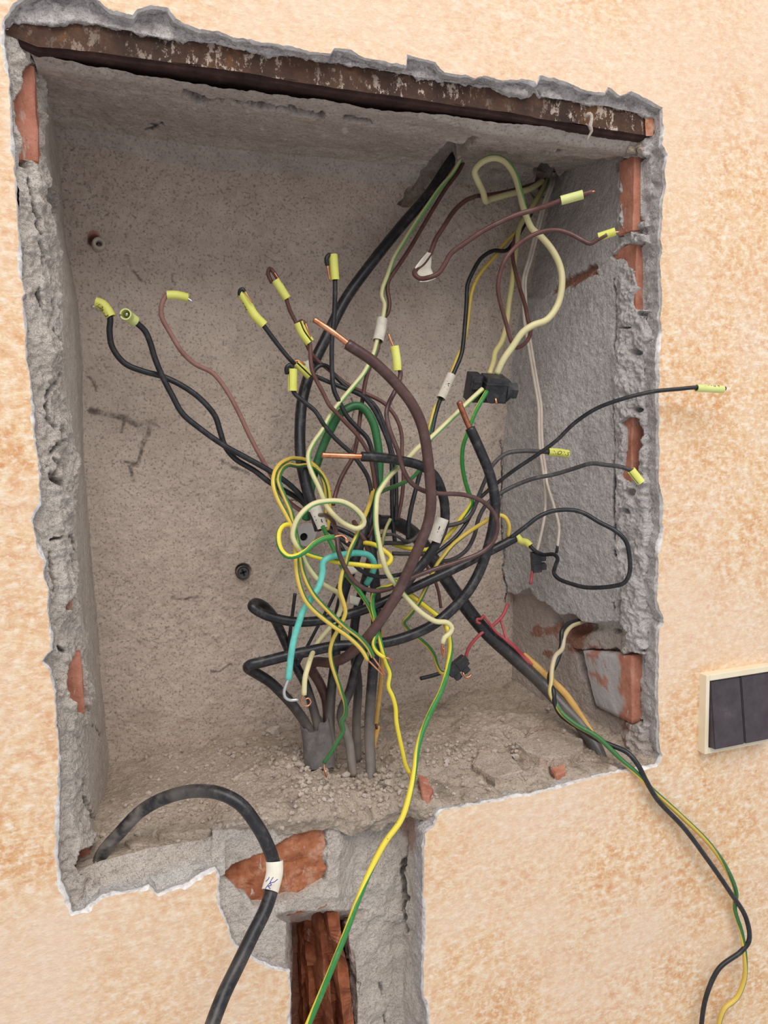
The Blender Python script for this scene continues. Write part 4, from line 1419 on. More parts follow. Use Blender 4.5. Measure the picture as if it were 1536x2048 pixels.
wire('black wire with upright yellow sleeve in front of the thick left cable',
     [(582, 740, 11.4), (584, 760), (588, 785, 11.2), (609, 804), (631, 823), (647, 848), (663, 869), (682, 888), (702, 906), (721, 930), (735, 953), (742, 980), (745, 1020, 9.4), (735, 1066, 9)],
     9, 'wireblack', parts=[('folded_tip', [(574, 747, 11.2), (573, 737, 11), (579, 730, 11), (586, 736, 11)], 9, 'wireblack'),
                            ('marker_sleeve', [(585, 738, 11.2), (585, 782, 11.2)], 19, 'sleeve', {'slit': .9})])
wire('black wire with tilted yellow sleeve and frayed copper, behind the brown wire',
     [(592, 728, 12.4), (604, 740, 12.4), (618, 752, 12.6), (628, 741, 12.6), (640, 731, 12.6), (655, 733), (668, 750, 13.2), (690, 771), (712, 786), (736, 798, 12.6), (754, 817), (768, 850), (779, 884), (790, 930), (793, 990), (792, 1042, 10.4)],
     8.5, 'wireblack', parts=[('copper_core', [(588, 724, 12.1), (595, 721, 12), (606, 727, 12), (614, 729, 12.1)], 4, 'copper'), ('tape_label', [(611, 722, 12.2), (620, 742, 12.3)], 14, 'tape', {'th': .1}),
                              ('marker_sleeve', [(592, 726, 12.2), (619, 752, 12.3)], 16, 'sleeve', {'slit': -.3})])

# ------------------------------------------------------------------ wires from the soffit chase
TAPE1 = [('tape_label', [(764, 640, 14.6), (762, 655, 14.2), (756, 682, 13.8)], 22, 'tape', {'th': .08})]
wire('faded green-yellow wire from the soffit that coils and ends in a copper curl',
     [(944, 262, 17), (937, 281, 17), (924, 312), (907, 343, 17.6), (880, 376), (858, 407), (832, 444, 16.8), (808, 482), (788, 515), (775, 551), (765, 578), (764, 594), (769, 606), (766, 635), (760, 660, 14), (752, 690, 13.6), (748, 705), (729, 744, 12.6), (707, 772), (686, 797), (661, 830), (645, 860),
      (627, 886), (617, 908, 10), (618, 928), (625, 948), (637, 973, 8), (647, 998, 7), (657, 1018, 5), (676, 1038, 4), (696, 1051), (715, 1057, 3), (727, 1049), (727, 1038), (711, 1018, 2.6), (686, 1004), (657, 1002), (627, 1008), (604, 1026, 2.2), (590, 1049), (586, 1073), (594, 1092, 2.4),
      (604, 1108, 3), (612, 1127, 3.4), (625, 1147), (637, 1161, 4), (657, 1175, 4.6), (676, 1186, 5.2), (684, 1206, 6), (676, 1232, 6.4), (660, 1254, 6.6), (636, 1285, 6.6), (624, 1309, 5.4), (616, 1333, 4.2), (610, 1356, 3.8), (608, 1390, 3.6)],
     10, 'gypale', stripe=(1.2, -.3, .3, .8, .2, .2, 1.5, .3, .9, 1.6, 1.6), parts=TAPE1 + [('copper_core', [(608, 1388, 3.6), (603, 1400, 3.6), (606, 1410, 3.6), (616, 1412, 3.6), (622, 1404, 3.6), (617, 1396, 3.6), (610, 1399, 3.6)], 3.4, 'copper')])
wire('brown wire dropping from the soffit beside the faded green one',
     [(948, 268, 17.6), (937, 296, 17.8), (920, 338, 17.8), (893, 375), (874, 405), (845, 454, 17), (819, 498), (794, 536), (777, 562), (775, 580), (779, 606, 15), (776, 625), (765, 640), (760, 660, 14.4), (758, 686, 14), (753, 705), (738, 738, 13.4), (731, 762), (727, 787), (721, 826), (717, 860, 13),
      (713, 886), (706, 914), (692, 938), (680, 961), (672, 985, 12.4), (666, 1010, 12)], 8.5, 'brown')

# ------------------------------------------------------------------ green-yellow wires in the tangle
wire('cream and green wire from the big connector sweeping down to a copper stub',
     [(965, 778, 8.2), (940, 801, 8), (912, 828), (887, 852), (858, 879, 7), (834, 897), (822, 910), (799, 932, 5.8), (780, 951), (764, 973, 4), (755, 990), (752, 1018, 3), (752, 1049), (758, 1086), (766, 1120, 2.8), (774, 1143), (791, 1169, 3.4), (811, 1193, 3.6), (833, 1217), (850, 1231),
      (872, 1243, 3.6), (894, 1245), (904, 1256, 3.6), (899, 1267), (889, 1275), (885, 1287, 3.6)], 10.5, 'gypale', stripe=(.5, .3, .5, 2.9, 2.6, 2.8, .2, 1.6, 1.6),
     parts=[('copper_core', [(885, 1287, 3.6), (884, 1300, 3.6), (887, 1313, 3.6), (888, 1301, 3.5), (887, 1296, 3.5)], 4, 'copper')])
wire('bright green wire hanging from the big connector behind the cables',
     [(974, 783, 8), (959, 808, 7.6), (946, 834), (936, 863), (926, 892, 7.6), (924, 922), (928, 953), (936, 982), (944, 1004, 8.4), (936, 1019), (922, 1037), (905, 1061, 9), (877, 1088), (855, 1099, 9.6), (820, 1097), (785, 1088, 10)], 9, 'gy',
     stripe=(-.9, -.8, -1.0, -.9, 1.2, 1.4, 1.2))
wire('yellow wire taped to a black one below the upper right hole',
     [(1095, 362, 20), (1072, 410, 18.5), (1045, 452, 18), (1014, 482, 17.8), (990, 512, 17.4), (957, 552, 16.8), (944, 582), (938, 620), (934, 655), (926, 690), (916, 712), (905, 740, 15), (892, 772, 14.6), (880, 800, 14.2), (869, 818), (862, 845), (855, 880, 12), (848, 920, 11), (838, 940, 10), (824, 956), (799, 969), (772, 979, 7), (756, 987, 5)], 7.5,
     'gydark', stripe=(1.2, 1.4, 1.4, 1.5, -1.2, -1.4), parts=[('tape_label', [(903, 750, 14.2), (882, 797, 13.8)], 19, 'tape', {'th': .08, 'text': 'M 1', 'size': .0055})])
wire('black wire taped to the yellow one below the upper right hole',
     [(1092, 362, 20), (1066, 420, 18.4), (1036, 470, 17.8), (1014, 500, 17.4), (985, 502, 16.6), (962, 517), (945, 545), (935, 570), (933, 606), (930, 646), (927, 681), (923, 708), (911, 738, 14.8), (896, 770, 14.4), (882, 796, 14), (872, 825), (864, 862), (857, 890, 12), (848, 922), (840, 946, 11), (832, 977), (822, 1018), (817, 1049), (816, 1080, 10)],
     8.5, 'wireblack')
wire('pair-mate yellow and green wire left of its twin, bare copper at the lower tip',
     [(652, 1036, 12.6), (652, 1000, 12.6), (648, 965, 12.4), (636, 938, 12.4), (615, 922, 12.4), (592, 917, 11), (574, 920, 8), (558, 931, 6), (549, 947, 5), (547, 970, 4.2), (555, 996), (571, 1027), (584, 1054), (590, 1082, 3), (592, 1116), (593, 1140), (599, 1170, 2.6), (609, 1197), (625, 1218), (665, 1251), (695, 1272, 2.2), (718, 1293), (730, 1309), (735, 1320, 2)], 9.5, 'gydark',
     stripe=(1.2, .5, .4, .6, .5, .6), parts=[('copper_core', [(734, 1318, 2), (750, 1334, 2), (767, 1351, 2)], 3.6, 'copper')])
wire('pair-mate yellow and green wire right of its twin, bare copper at the lower tip',
     [(655, 1060, 12.2), (660, 1010, 12.2), (655, 970, 12.2), (642, 946, 12.2), (622, 932, 12), (596, 932, 10.6), (576, 930, 8), (563, 941, 6), (558, 964, 4.4), (569, 993), (582, 1024, 3.6), (588, 1053), (596, 1085, 3.2), (601, 1116), (605, 1140), (615, 1167, 2.8), (630, 1193), (657, 1222), (690, 1253, 2.4), (720, 1276), (738, 1297), (746, 1314, 2)], 9.5, 'gydark',
     stripe=(1.2, -.3, -.2, .2, .3, -.4), parts=[('copper_core', [(745, 1313, 2), (757, 1330, 2), (770, 1350, 2)], 3.6, 'copper')])
wire('bright green-yellow wire curling left with hooked copper tip',
     [(668, 1074, 2), (649, 1077), (629, 1087), (612, 1102), (592, 1112, 1.8), (577, 1113), (563, 1101), (557, 1081, 2.4), (559, 1062), (567, 1051), (578, 1049, 3.4), (588, 1062, 4.2), (594, 1082, 4.6), (603, 1100, 5), (616, 1108, 5), (647, 1118, 4.8), (686, 1126), (715, 1129), (754, 1133, 4), (777, 1127), (782, 1115, 5), (766, 1100), (748, 1089), (728, 1085, 7)], 10, 'gy',
     stripe=(-1.3, -.6, .6, 1.2, .3, .8, 1.3, 1.4, 1.4), parts=[('copper_core', [(668, 1074, 2), (684, 1071, 2), (691, 1076, 1.9), (693, 1085, 1.8), (696, 1082, 1.8), (690, 1075, 1.8)], 3.6, 'copper')])
wire('yellow-green wire wandering down to the bundle foot, copper tip on the rubble',
     [(758, 922, 14), (752, 955, 12), (744, 990, 9), (737, 1014, 6), (723, 1049, 4), (711, 1077), (700, 1102, 3), (692, 1127), (684, 1151), (680, 1180, 3.2), (687, 1205), (691, 1224), (683, 1248, 3.4), (667, 1278), (661, 1302), (664, 1328), (673, 1356, 4), (682, 1382), (691, 1408), (691, 1430, 5), (683, 1445), (687, 1460), (678, 1477), (664, 1502, 5.4), (648, 1526, 5.6)], 9, 'gydark',
     stripe=(1.2, 1.2, 1.3, .9, -.2, 1.2, .6, .2, -1.2, -1.3), parts=[('copper_core', [(648, 1525, 5.6), (649, 1540, 5.4), (653, 1554, 5.2), (651, 1540, 5.3)], 3.6, 'copper')])
wire('yellow-green wire dropping right of the bundle to a split copper end on the ledge',
     [(645, 1052, 8), (657, 1078, 8), (668, 1100), (676, 1118), (690, 1145, 7), (707, 1167), (721, 1186), (739, 1214, 4.4), (747, 1236), (757, 1268), (764, 1297, 3.4), (772, 1325), (780, 1347), (777, 1373), (785, 1392, 3.4), (791, 1414), (793, 1444), (799, 1475), (806, 1506), (811, 1528), (819, 1546, 3.8)], 9, 'gy',
     stripe=(-1.3, -1.2, -.8, .4, 1.0, 1.2, 1.1), parts=[('copper_core', [(818, 1545, 3.8), (821, 1558, 3.6)], 4, 'copper'), ('copper_core', [(826, 1558, 3.6), (834, 1552, 3.5)], 4.5, 'copper')])
wire('short green wire with a forked copper end beside the twin yellow tips',
     [(800, 1164, 6), (778, 1172, 6), (755, 1180, 5), (747, 1190, 4), (745, 1210), (751, 1239), (753, 1268), (747, 1289, 3), (755, 1305), (769, 1315, 2.6)], 8.5, 'gy', stripe=(1.2, -.9, -.6, -.5, 1.2),
     parts=[('copper_core', [(768, 1314, 2.6), (777, 1318, 2.5), (784, 1326, 2.5)], 3, 'copper'), ('copper_core', [(768, 1315, 2.6), (776, 1316, 2.5), (784, 1321, 2.4)], 2.6, 'copper')])
wire('long green-yellow wire hanging over the ledge and down the chase',
     [(790, 1162, 7.4), (811, 1182, 7.4), (837, 1202, 7.2), (868, 1226, 7), (886, 1240, 6.4), (894, 1256, 5), (899, 1276), (901, 1298), (897, 1327), (891, 1356, 4), (880, 1387), (865, 1416), (852, 1445, 3.2), (841, 1474), (834, 1503, 2), (829, 1540), (820, 1585, 0), (803, 1638, -.8), (770, 1685, -1.4), (742, 1738, -2), (716, 1800, -3), (690, 1870, -3.8), (662, 1940, -4.6), (637, 2000, -5), (616, 2050, -5.4), (596, 2100, -6), (578, 2160, -6.5), (548, 2300, -7), (530, 2460, -7)], 11.5, 'gy',
     stripe=(.9, .9, .8, -.6, -.9, .3, 1.2, 1.3, -.3, -1.0, -.6, .7, .8, .8, .6))
wire('yellow-green wire from the split cable end down to the lower connector',
     [(1016, 1072, 6.4), (1018, 1052, 6), (1009, 1034, 5.8), (994, 1030, 6), (975, 1040, 6.8), (961, 1049, 7), (936, 1065, 7.4), (905, 1090, 7.6), (887, 1112), (875, 1128), (865, 1148, 7), (852, 1176), (836, 1208, 7), (818, 1232), (808, 1244, 7.2), (814, 1257), (837, 1276), (856, 1293, 9), (868, 1310), (873, 1328), (881, 1344), (895, 1349, 11)], 8.5, 'gydark',
     stripe=(1.3, 1.3, .6, .6, -.2, -.4, -.4, 1.0))

wire('teal wire with a bent bare metal hook at its lower end',
     [(733, 1168, 6), (745, 1146, 5.4), (748, 1126, 5), (738, 1111), (715, 1106, 4.6), (686, 1109), (662, 1114, 4), (646, 1124), (645, 1145, 3.8), (637, 1174), (621, 1199, 3.4), (606, 1222), (597, 1248), (588, 1278, 3), (582, 1312), (577, 1359, 3)], 13, 'teal',
     parts=[('bare_end', [(577, 1356, 3), (571, 1372, 3), (568, 1384, 3), (571, 1395, 3), (580, 1400, 3), (596, 1399, 3)], 7, 'steel')])

# ------------------------------------------------------------------ upper right group
wire('cream wire from the upper right hole straight down into the big connector',
     [(1094, 360, 20), (1087, 376, 19), (1069, 407, 17.5), (1054, 430), (1039, 455, 16.4), (1033, 490), (1027, 538, 15), (1024, 567), (1018, 606), (1013, 648, 13), (1003, 684), (990, 706), (987, 724, 10.6), (979, 748, 9.6)], 10.5, 'gyshade', stripe=(.3, 1.3, 1.6, 1.6))
wire('thick cream wire arching up and looping right into the big connector',
     [(1085, 362, 19.6), (1060, 378, 18.4), (1020, 388, 17.2), (980, 399, 16), (971, 402, 15.4), (966, 384, 14.6), (955, 361, 13.6), (949, 343), (960, 327, 13), (984, 316), (1007, 321, 12), (1028, 347), (1039, 381, 11), (1048, 417), (1064, 457, 9.6), (1083, 474), (1107, 504, 8), (1121, 536), (1124, 569, 7.4), (1116, 608), (1094, 639), (1065, 651, 7.6),
      (1045, 665), (1026, 692, 8.4), (1006, 721), (994, 748, 9.2)], 13, 'gypale', stripe=(1.6, 1.6, 1.7, .9, .2, 1.6, 1.5, 1.7, 1.0))
wire('brown wire with sleeve nearest the lintel, folded through a white paper flag',
     [(1090, 360, 20), (1058, 372, 19), (1020, 382, 18.6), (985, 389, 18.4), (955, 392, 18), (946, 395, 15), (933, 400, 14), (909, 421, 13), (887, 454, 12.2), (871, 479), (861, 505, 11.6), (846, 527, 11.4), (833, 538, 11), (829, 548, 10.4), (840, 557, 10), (858, 555, 9.4), (876, 547), (889, 529), (902, 507, 8.4), (929, 487), (964, 463, 7), (1000, 444), (1035, 429), (1070, 419, 5), (1098, 410), (1125, 400, 3.4), (1150, 393, 2.8), (1184, 384, 2)], 9.5, 'brown',
     parts=[('copper_core', [(1182, 384, 2), (1190, 382, 1.9)], 4, 'copper'), ('marker_sleeve', [(1122, 401, 3.5), (1166, 389, 2.5)], 18, 'sleevepale')])
wire('brown wire with sleeve at the right jamb, hanging in a long loop',
     [(1090, 362, 20), (1064, 420, 18), (1036, 462, 16.6), (1025, 500, 15.6), (1027, 525, 15), (1040, 577, 13.6), (1050, 610), (1055, 636), (1061, 660, 11), (1057, 677), (1043, 692, 9.4), (1032, 695), (1022, 681, 8.6), (1012, 646), (1001, 606), (996, 578, 7.4), (999, 552), (1009, 522), (1028, 497, 6.6), (1050, 479), (1082, 464, 5.4), (1112, 460), (1139, 467, 4), (1162, 479), (1180, 487, 3), (1195, 479), (1214, 469, 2)], 8.5, 'brown',
     parts=[('copper_core', [(1226, 465, 1.7), (1239, 464, 1.5)], 4, 'copper'), ('marker_sleeve', [(1197, 474, 2.6), (1231, 463, 1.7)], 16, 'sleeve')])
for lab, dx, tail in (('left strand of the thin off-white twin wire along the right corner', 0, [(1089, 962, 12.4), (1091, 1002), (1089, 1032), (1084, 1060), (1074, 1102, 12)]),
                      ('right strand of the thin off-white twin wire along the right corner', 5.5, [(1094, 966, 11.9), (1109, 1016), (1118, 1054), (1115, 1094, 10)])):
    parts = [('sleeve_end', [(1115, 1092, 10), (1113, 1106, 10)], 6, 'wireblack')] if dx else []
    wire(lab, [(1104 + dx, 356, 19), (1100 + dx, 372, 17.6), (1085 + dx, 412, 16.6), (1074 + dx, 452, 16), (1067 + dx, 480), (1057 + dx, 519, 15.4), (1046 + dx, 558), (1046 + dx, 597), (1049 + dx, 646, 15), (1055 + dx, 681), (1063 + dx, 730), (1071 + dx, 776, 13.6), (1077 + dx, 814), (1078 + dx, 860, 13), (1080 + dx, 900), (1086 + dx, 942, 12.6)] + tail, 6, 'white', parts=parts)

# ------------------------------------------------------------------ right-hand group
wire('black wire reaching furthest right, pale sleeve over the painted wall',
     [(1430, 778, -2.8), (1393, 775, -2.5), (1358, 778), (1308, 783, -1.4), (1248, 797, 0), (1193, 817), (1148, 847, 3.4), (1113, 881), (1078, 907, 5.4), (1033, 937), (993, 967, 8), (973, 984, 8.4), (956, 1001), (945, 1023, 8.6), (932, 1047), (914, 1071, 8.4), (893, 1090), (862, 1113, 8), (840, 1129), (818, 1142, 7), (790, 1151, 5.6), (754, 1153), (725, 1143, 5), (700, 1120), (682, 1093, 5.4), (668, 1072, 6.4)], 8, 'wireblack',
     parts=[('folded_tip', [(1440, 778, -2.8), (1450, 777, -2.8)], 9, 'wireblack'), ('marker_sleeve', [(1393, 776, -2.5), (1446, 779, -2.8)], 15, 'sleevepale', {'text': '1 - - 0 4', 'size': .0048, 'ang': 1.1})])
wire('black wire with short lettered sleeve in front of the off-white twin',
     [(1110, 905, 6.4), (1094, 904, 6.6), (1048, 902), (1013, 907), (988, 927, 7.4), (972, 957), (957, 993, 8), (944, 1026), (930, 1041), (912, 1048), (892, 1052, 8.6), (866, 1052, 9), (840, 1066, 9.4), (828, 1078), (812, 1085), (785, 1086, 9.4), (755, 1086, 9.6)], 8.5, 'wiregrey',
     parts=[('marker_sleeve', [(1097, 904, 6.5), (1118, 905, 6.3), (1136, 908, 6.2)], 16, 'sleeve', {'text': 'SN.ON.1', 'size': .0052, 'flip': True})])
wire('black wire whose slit sleeve hangs before the brick of the right jamb',
     [(1266, 944, -.2), (1256, 938, 0), (1238, 933, .6), (1212, 930), (1183, 927, 2.6), (1148, 937), (1108, 949, 5.4), (1068, 957), (1028, 972, 7.4), (993, 992), (972, 1010, 8), (957, 1038), (949, 1070), (936, 1096), (917, 1113, 8.6), (890, 1122), (855, 1110, 9.4), (822, 1108), (785, 1107, 9.6)], 8.5, 'wiregrey',
     parts=[('folded_tip', [(1277, 962, -.5), (1284, 964, -.5)], 9, 'wireblack'), ('marker_sleeve', [(1262, 940, -.2), (1282, 965, -.5)], 17, 'sleeve', {'slit': .8})])
wire('black wire bent into the wide loop before the right jamb',
     [(1020, 1077, 6.3), (1050, 1054, 5.8), (1078, 1033), (1106, 1022, 5), (1144, 1020), (1167, 1026, 3.4), (1198, 1044), (1233, 1063, 1.2), (1252, 1083, .7), (1259, 1112, .6), (1259, 1146, .7), (1249, 1165, 1), (1228, 1172, 1.8), (1174, 1175, 4), (1144, 1168), (1118, 1158, 6.6), (1108, 1147), (1111, 1131, 8), (1115, 1116), (1108, 1109, 9.4), (1085, 1109, 10.6), (1069, 1101, 11.4), (1058, 1090, 12)], 8.5, 'wireblack',
     parts=[('marker_sleeve', [(1033, 1071, 13.2), (1042, 1082, 12.8), (1052, 1084, 12.4), (1061, 1092, 12)], 14, 'sleeve')])
R1 = dict(seg=10)
wire('red wire rising from the lower connector to the back corner crack',
     [(928, 1325, 12), (932, 1312, 12), (939, 1293), (962, 1267, 11.6), (987, 1250), (1006, 1230, 12.4), (1015, 1208, 13)], 7, 'red', **R1)
wire('thin red wire with a curled free tip beside the diagonal cable',
     [(1060, 1330, 10), (1046, 1314, 10.4), (1026, 1292), (1010, 1278, 10.8), (992, 1264), (980, 1248), (970, 1236), (967, 1231, 11.2), (962, 1238), (954, 1238, 11), (954, 1244), (961, 1247, 10.8)], 5.5, 'red', **R1)
wire('thin red wire joining its red neighbour in a fork above the ochre sheath',
     [(1064, 1330, 9.8), (1050, 1314, 10.4), (1028, 1291), (1013, 1277, 11), (1007, 1258), (1002, 1242, 12.2)], 5.5, 'red', **R1)
wire('flat ochre sheath beside the thickest cable in the lower right corner',
     [(1046, 1310, 10.6), (1056, 1318, 10.4), (1096, 1354, 9), (1130, 1387, 7.6), (1158, 1426, 6), (1178, 1456, 4.8), (1200, 1486, 3.8)], 14, 'ochre', 'wire_sheath', 'sheath', flat=.5, taper=[(0, 1.0), (.6, 1), (1, .55)])
wire('ochre sheath strip standing behind the cable at the right of the bundle foot',
     [(762, 1262, 10), (764, 1300), (764, 1340, 10.4), (758, 1400), (750, 1460, 10), (744, 1500, 9.6)], 9, 'ochre', 'wire_sheath', 'sheath', flat=.6)
wire('cut ochre sheath stub between the cables on the rubble',
     [(756, 1452, 8.6), (753, 1466, 8.4), (749, 1482, 8.2), (746, 1500, 8)], 10, 'ochre', 'wire_sheath', 'sheath', parts=[('brown_core', [(752, 1448, 8.6), (754, 1458, 8.5)], 6, 'brown')], flat=.6)
wire('black wire of the twisted pair in the lower right corner, trailing over the wall',
     [(1190, 1232, 10.6), (1165, 1240, 9.8), (1138, 1247, 9), (1124, 1262, 8.4), (1123, 1286), (1119, 1309, 7.6), (1110, 1331), (1099, 1351, 7), (1100, 1366), (1107, 1382, 5.6), (1109, 1404), (1121, 1429, 4.8), (1160, 1457), (1197, 1480, 2.2), (1224, 1491), (1256, 1506, .2), (1276, 1530, -.6), (1292, 1561, -.9), (1314, 1598, -1), (1368, 1656), (1413, 1716), (1458, 1781, -1.2), (1492, 1836), (1498, 1881, -1.4), (1483, 1902), (1438, 1937, -1), (1413, 1991), (1403, 2048), (1401, 2110, -1), (1406, 2280, -1), (1400, 2460, -1)], 9.5, 'wireblack')
wire('green-yellow wire of the twisted pair in the lower right corner, trailing over the wall',
     [(1190, 1234, 10.4), (1163, 1244, 9.6), (1141, 1254, 8.8), (1129, 1272, 8.2), (1124, 1298), (1111, 1312, 7.2), (1104, 1337), (1103, 1362, 6.2), (1101, 1387), (1112, 1408, 5.2), (1124, 1426, 4.4), (1152, 1449), (1191, 1471, 2.0), (1217, 1494), (1242, 1519, .4), (1273, 1546, -.5), (1301, 1576, -.7), (1358, 1628), (1418, 1687, -.8), (1453, 1737), (1472, 1786, -.8), (1469, 1816), (1483, 1866, -.9), (1490, 1916, -1.4), (1488, 1961), (1473, 1996), (1449, 2017), (1438, 2048), (1434, 2110, -1), (1440, 2280, -1), (1430, 2460, -1)], 9.5, 'gydark',
     stripe=(1.5, 1.5, 1.2, -.9, -1.2, .3, .6, .4, -.9, -.6, .9, 1.0, .2, -1.2, -1.2, .4, .6), dust=lambda V: .85 * sstep(.04, .10, V[:, 2]))

# ------------------------------------------------------------------ brown loop, stubs and short ends
wire('brown wire with yellow sleeve and copper tip, sweeping in a wide loop to the right',
     [(790, 700, 4.6), (793, 720), (801, 745, 4.6), (795, 772), (778, 806, 4.2), (773, 826), (777, 852), (787, 880), (797, 906, 3.2), (806, 938), (822, 965), (848, 982, 3.4), (880, 987), (930, 990, 3.4), (965, 1003), (989, 1028), (995, 1055, 3), (985, 1085), (964, 1104), (920, 1122, 3.4), (870, 1138), (820, 1157, 3.8), (780, 1177, 3.6), (752, 1182), (729, 1177, 3), (707, 1161), (690, 1135),
      (678, 1106, 2.8), (674, 1077, 3.4), (667, 1045, 5), (655, 1032, 7), (640, 1030, 10)], 9.5, 'browndark',
     parts=[('copper_core', [(777, 668, 4.8), (783, 684, 4.7), (789, 698, 4.6)], 4.5, 'copper'), ('marker_sleeve', [(789, 692, 4.6), (793, 716, 4.6), (795, 741, 4.6)], 17, 'sleeve')])
wire('short brown wire end inside the bundle above the teal wire', [(708, 1044, 9), (718, 1062, 7.4), (732, 1088, 7), (738, 1115, 7.2), (737, 1150, 8)], 10, 'brown')
wire('thin brown wire hanging between the diagonal cable and the bundle', [(846, 1122, 10), (858, 1140), (869, 1160), (877, 1184), (882, 1216, 9.4)], 6.5, 'brown')
wire('dusty black wire end arching across the bundle centre', [(748, 1082, 9), (760, 1072, 8.6), (775, 1069), (790, 1070), (805, 1079, 8.8), (820, 1084, 9.4)], 6.5, 'wiregrey')
wire('short green end sticking up beside the bundle centre', [(781, 1038, 8.4), (774, 1052, 8.2), (768, 1070, 8.2), (764, 1092, 8.6)], 7, 'gyshade', stripe=(.6, .6))
wire('black stub standing upright inside the left cable loop', [(590, 1187, 9.4), (586, 1220), (581, 1258, 9.4), (576, 1310, 10.4)], 7, 'wireblack')
wire('thin black wire slanting down behind the teal wire', [(678, 1168, 9), (668, 1190), (655, 1217), (634, 1256), (614, 1294, 9), (594, 1332, 9.6)], 6.5, 'wireblack')
wire('black stub pointing left from the lower connector', [(841, 1357, 11.6), (862, 1352), (886, 1345, 11.6)], 8, 'wireblack')

# ------------------------------------------------------------------ paper flag and tags
def plate(name, pts, d, th, mat, label=None, cat=None, parent=None, curve=0.0):
    """small bent sheet with thickness; pts = px outline (d may vary per point)"""
    V = []
    n = len(pts)
    for k_ in (0, th):
        for p in pts:
            q = U(p[0], p[1], p[2] if len(p) > 2 else d)
            V.append(q + np.array([0, k_, 0]))
    F = [tuple(range(n)), tuple(range(2 * n - 1, n - 1, -1))] + [(i, i + n, (i + 1) % n + n, (i + 1) % n) for i in range(n)]
    o = mesh_from(name, V, F, M[mat], parent, smooth=False)
    if label:
        tag(o, label, cat)
    return o


def grid_sheet(name, rows, mat, th=.0006, parent=None):
    R = [resample([U(*p) for p in r], 10) for r in rows]
    G = []
    for a, b in zip(R[:-1], R[1:]):
        for t in np.linspace(0, 1, 4, endpoint=False):
            G.append(a * (1 - t) + b * t)
    G.append(R[-1])
    G = np.array(G)
    a, b = G.shape[:2]
    V = np.vstack([G.reshape(-1, 3), G.reshape(-1, 3) + np.array([0, th, 0])])
    idx = np.arange(a * b).reshape(a, b)
    F = np.stack([idx[:-1, :-1], idx[1:, :-1], idx[1:, 1:], idx[:-1, 1:]], -1).reshape(-1, 4)
    F = np.vstack([F, F[:, ::-1] + a * b]).tolist()
    rim = list(idx[0]) + list(idx[1:, -1]) + list(idx[-1, -2::-1]) + list(idx[-2:0:-1, 0])
    for i in range(len(rim)):
        p, q = rim[i], rim[(i + 1) % len(rim)]
        F.append((p, q, q + a * b, p + a * b))
    return mesh_from(name, V, F, M[mat], parent)


fl = grid_sheet('paper_flag', [[(855, 504, 11.0), (863, 507, 11.4)], [(842, 519, 10.8), (863, 524, 11.8)], [(830, 535, 10.6), (846, 542, 11.4), (862, 536, 11.8)], [(840, 560, 11.2), (852, 556, 11.4), (866, 546, 11.8)],
                             [(840, 564, 11.2), (856, 563, 11.3), (872, 557, 11.6)]], 'flag')
tag(fl, 'white paper tape flag folded around the upper brown wire', 'tape flag')
t1 = grid_sheet('paper_tag', [[(692, 1130, 7.6), (716, 1127, 7.4)], [(694, 1152, 7.4), (714, 1146, 7.2)]], 'tape')
tag(t1, 'small dusty paper tag on the bundle, just below the teal arch', 'tag')
t2 = grid_sheet('paper_tag', [[(700, 1190, 7.6), (722, 1196, 7.6)], [(700, 1208, 7.4), (716, 1212, 7.4)]], 'tape')
tag(t2, 'small dusty paper tag on the bundle above the black coiled cable', 'tag')


# ------------------------------------------------------------------ connectors
def obox(name, c, ax, size, mat, parent, bev=.0008):
    """box with centre c, axes ax (3 unit vectors), size along each"""
    bm = bmesh.new()
    bmesh.ops.create_cube(bm, size=1)
    for v in bm.verts:
        q = np.array(c) + sum(np.array(a) * s * t for a, s, t in zip(ax, size, v.co))
        v.co = Vector(q)
    bmesh.ops.bevel(bm, geom=list(bm.edges), offset=bev, segments=2, affect='EDGES', profile=.6)
    bmesh.ops.recalc_face_normals(bm, faces=bm.faces)
    me = bpy.data.meshes.new(name)
    bm.to_mesh(me)
    bm.free()
    return link(name, me, M[mat], parent, smooth=False)


def ocyl(name, c0, c1, r, mat, parent, seg=20, r2=None):
    c0, c1 = np.array(c0), np.array(c1)
    t = c1 - c0
    t = t / np.linalg.norm(t)
    a = np.cross(t, [0, 0, 1.0])
    if np.linalg.norm(a) < .1:
        a = np.cross(t, [1.0, 0, 0])
    a /= np.linalg.norm(a)
    b = np.cross(t, a)
    V = []
    for c, rr in ((c0, r), (c1, r2 or r)):
        for i in range(seg):
            an = 2 * math.pi * i / seg
            V.append(c + (a * math.cos(an) + b * math.sin(an)) * rr)
    F = [(i, (i + 1) % seg, seg + (i + 1) % seg, seg + i) for i in range(seg)] + [tuple(range(seg))[::-1], tuple(range(seg, 2 * seg))]
    return mesh_from(name, V, F, M[mat], parent, smooth=False)


def rotax(rx, ry, rz):
    m = Matrix.Rotation(rz, 3, 'Z') @ Matrix.Rotation(ry, 3, 'Y') @ Matrix.Rotation(rx, 3, 'X')
    return [np.array(m.col[i]) for i in range(3)]


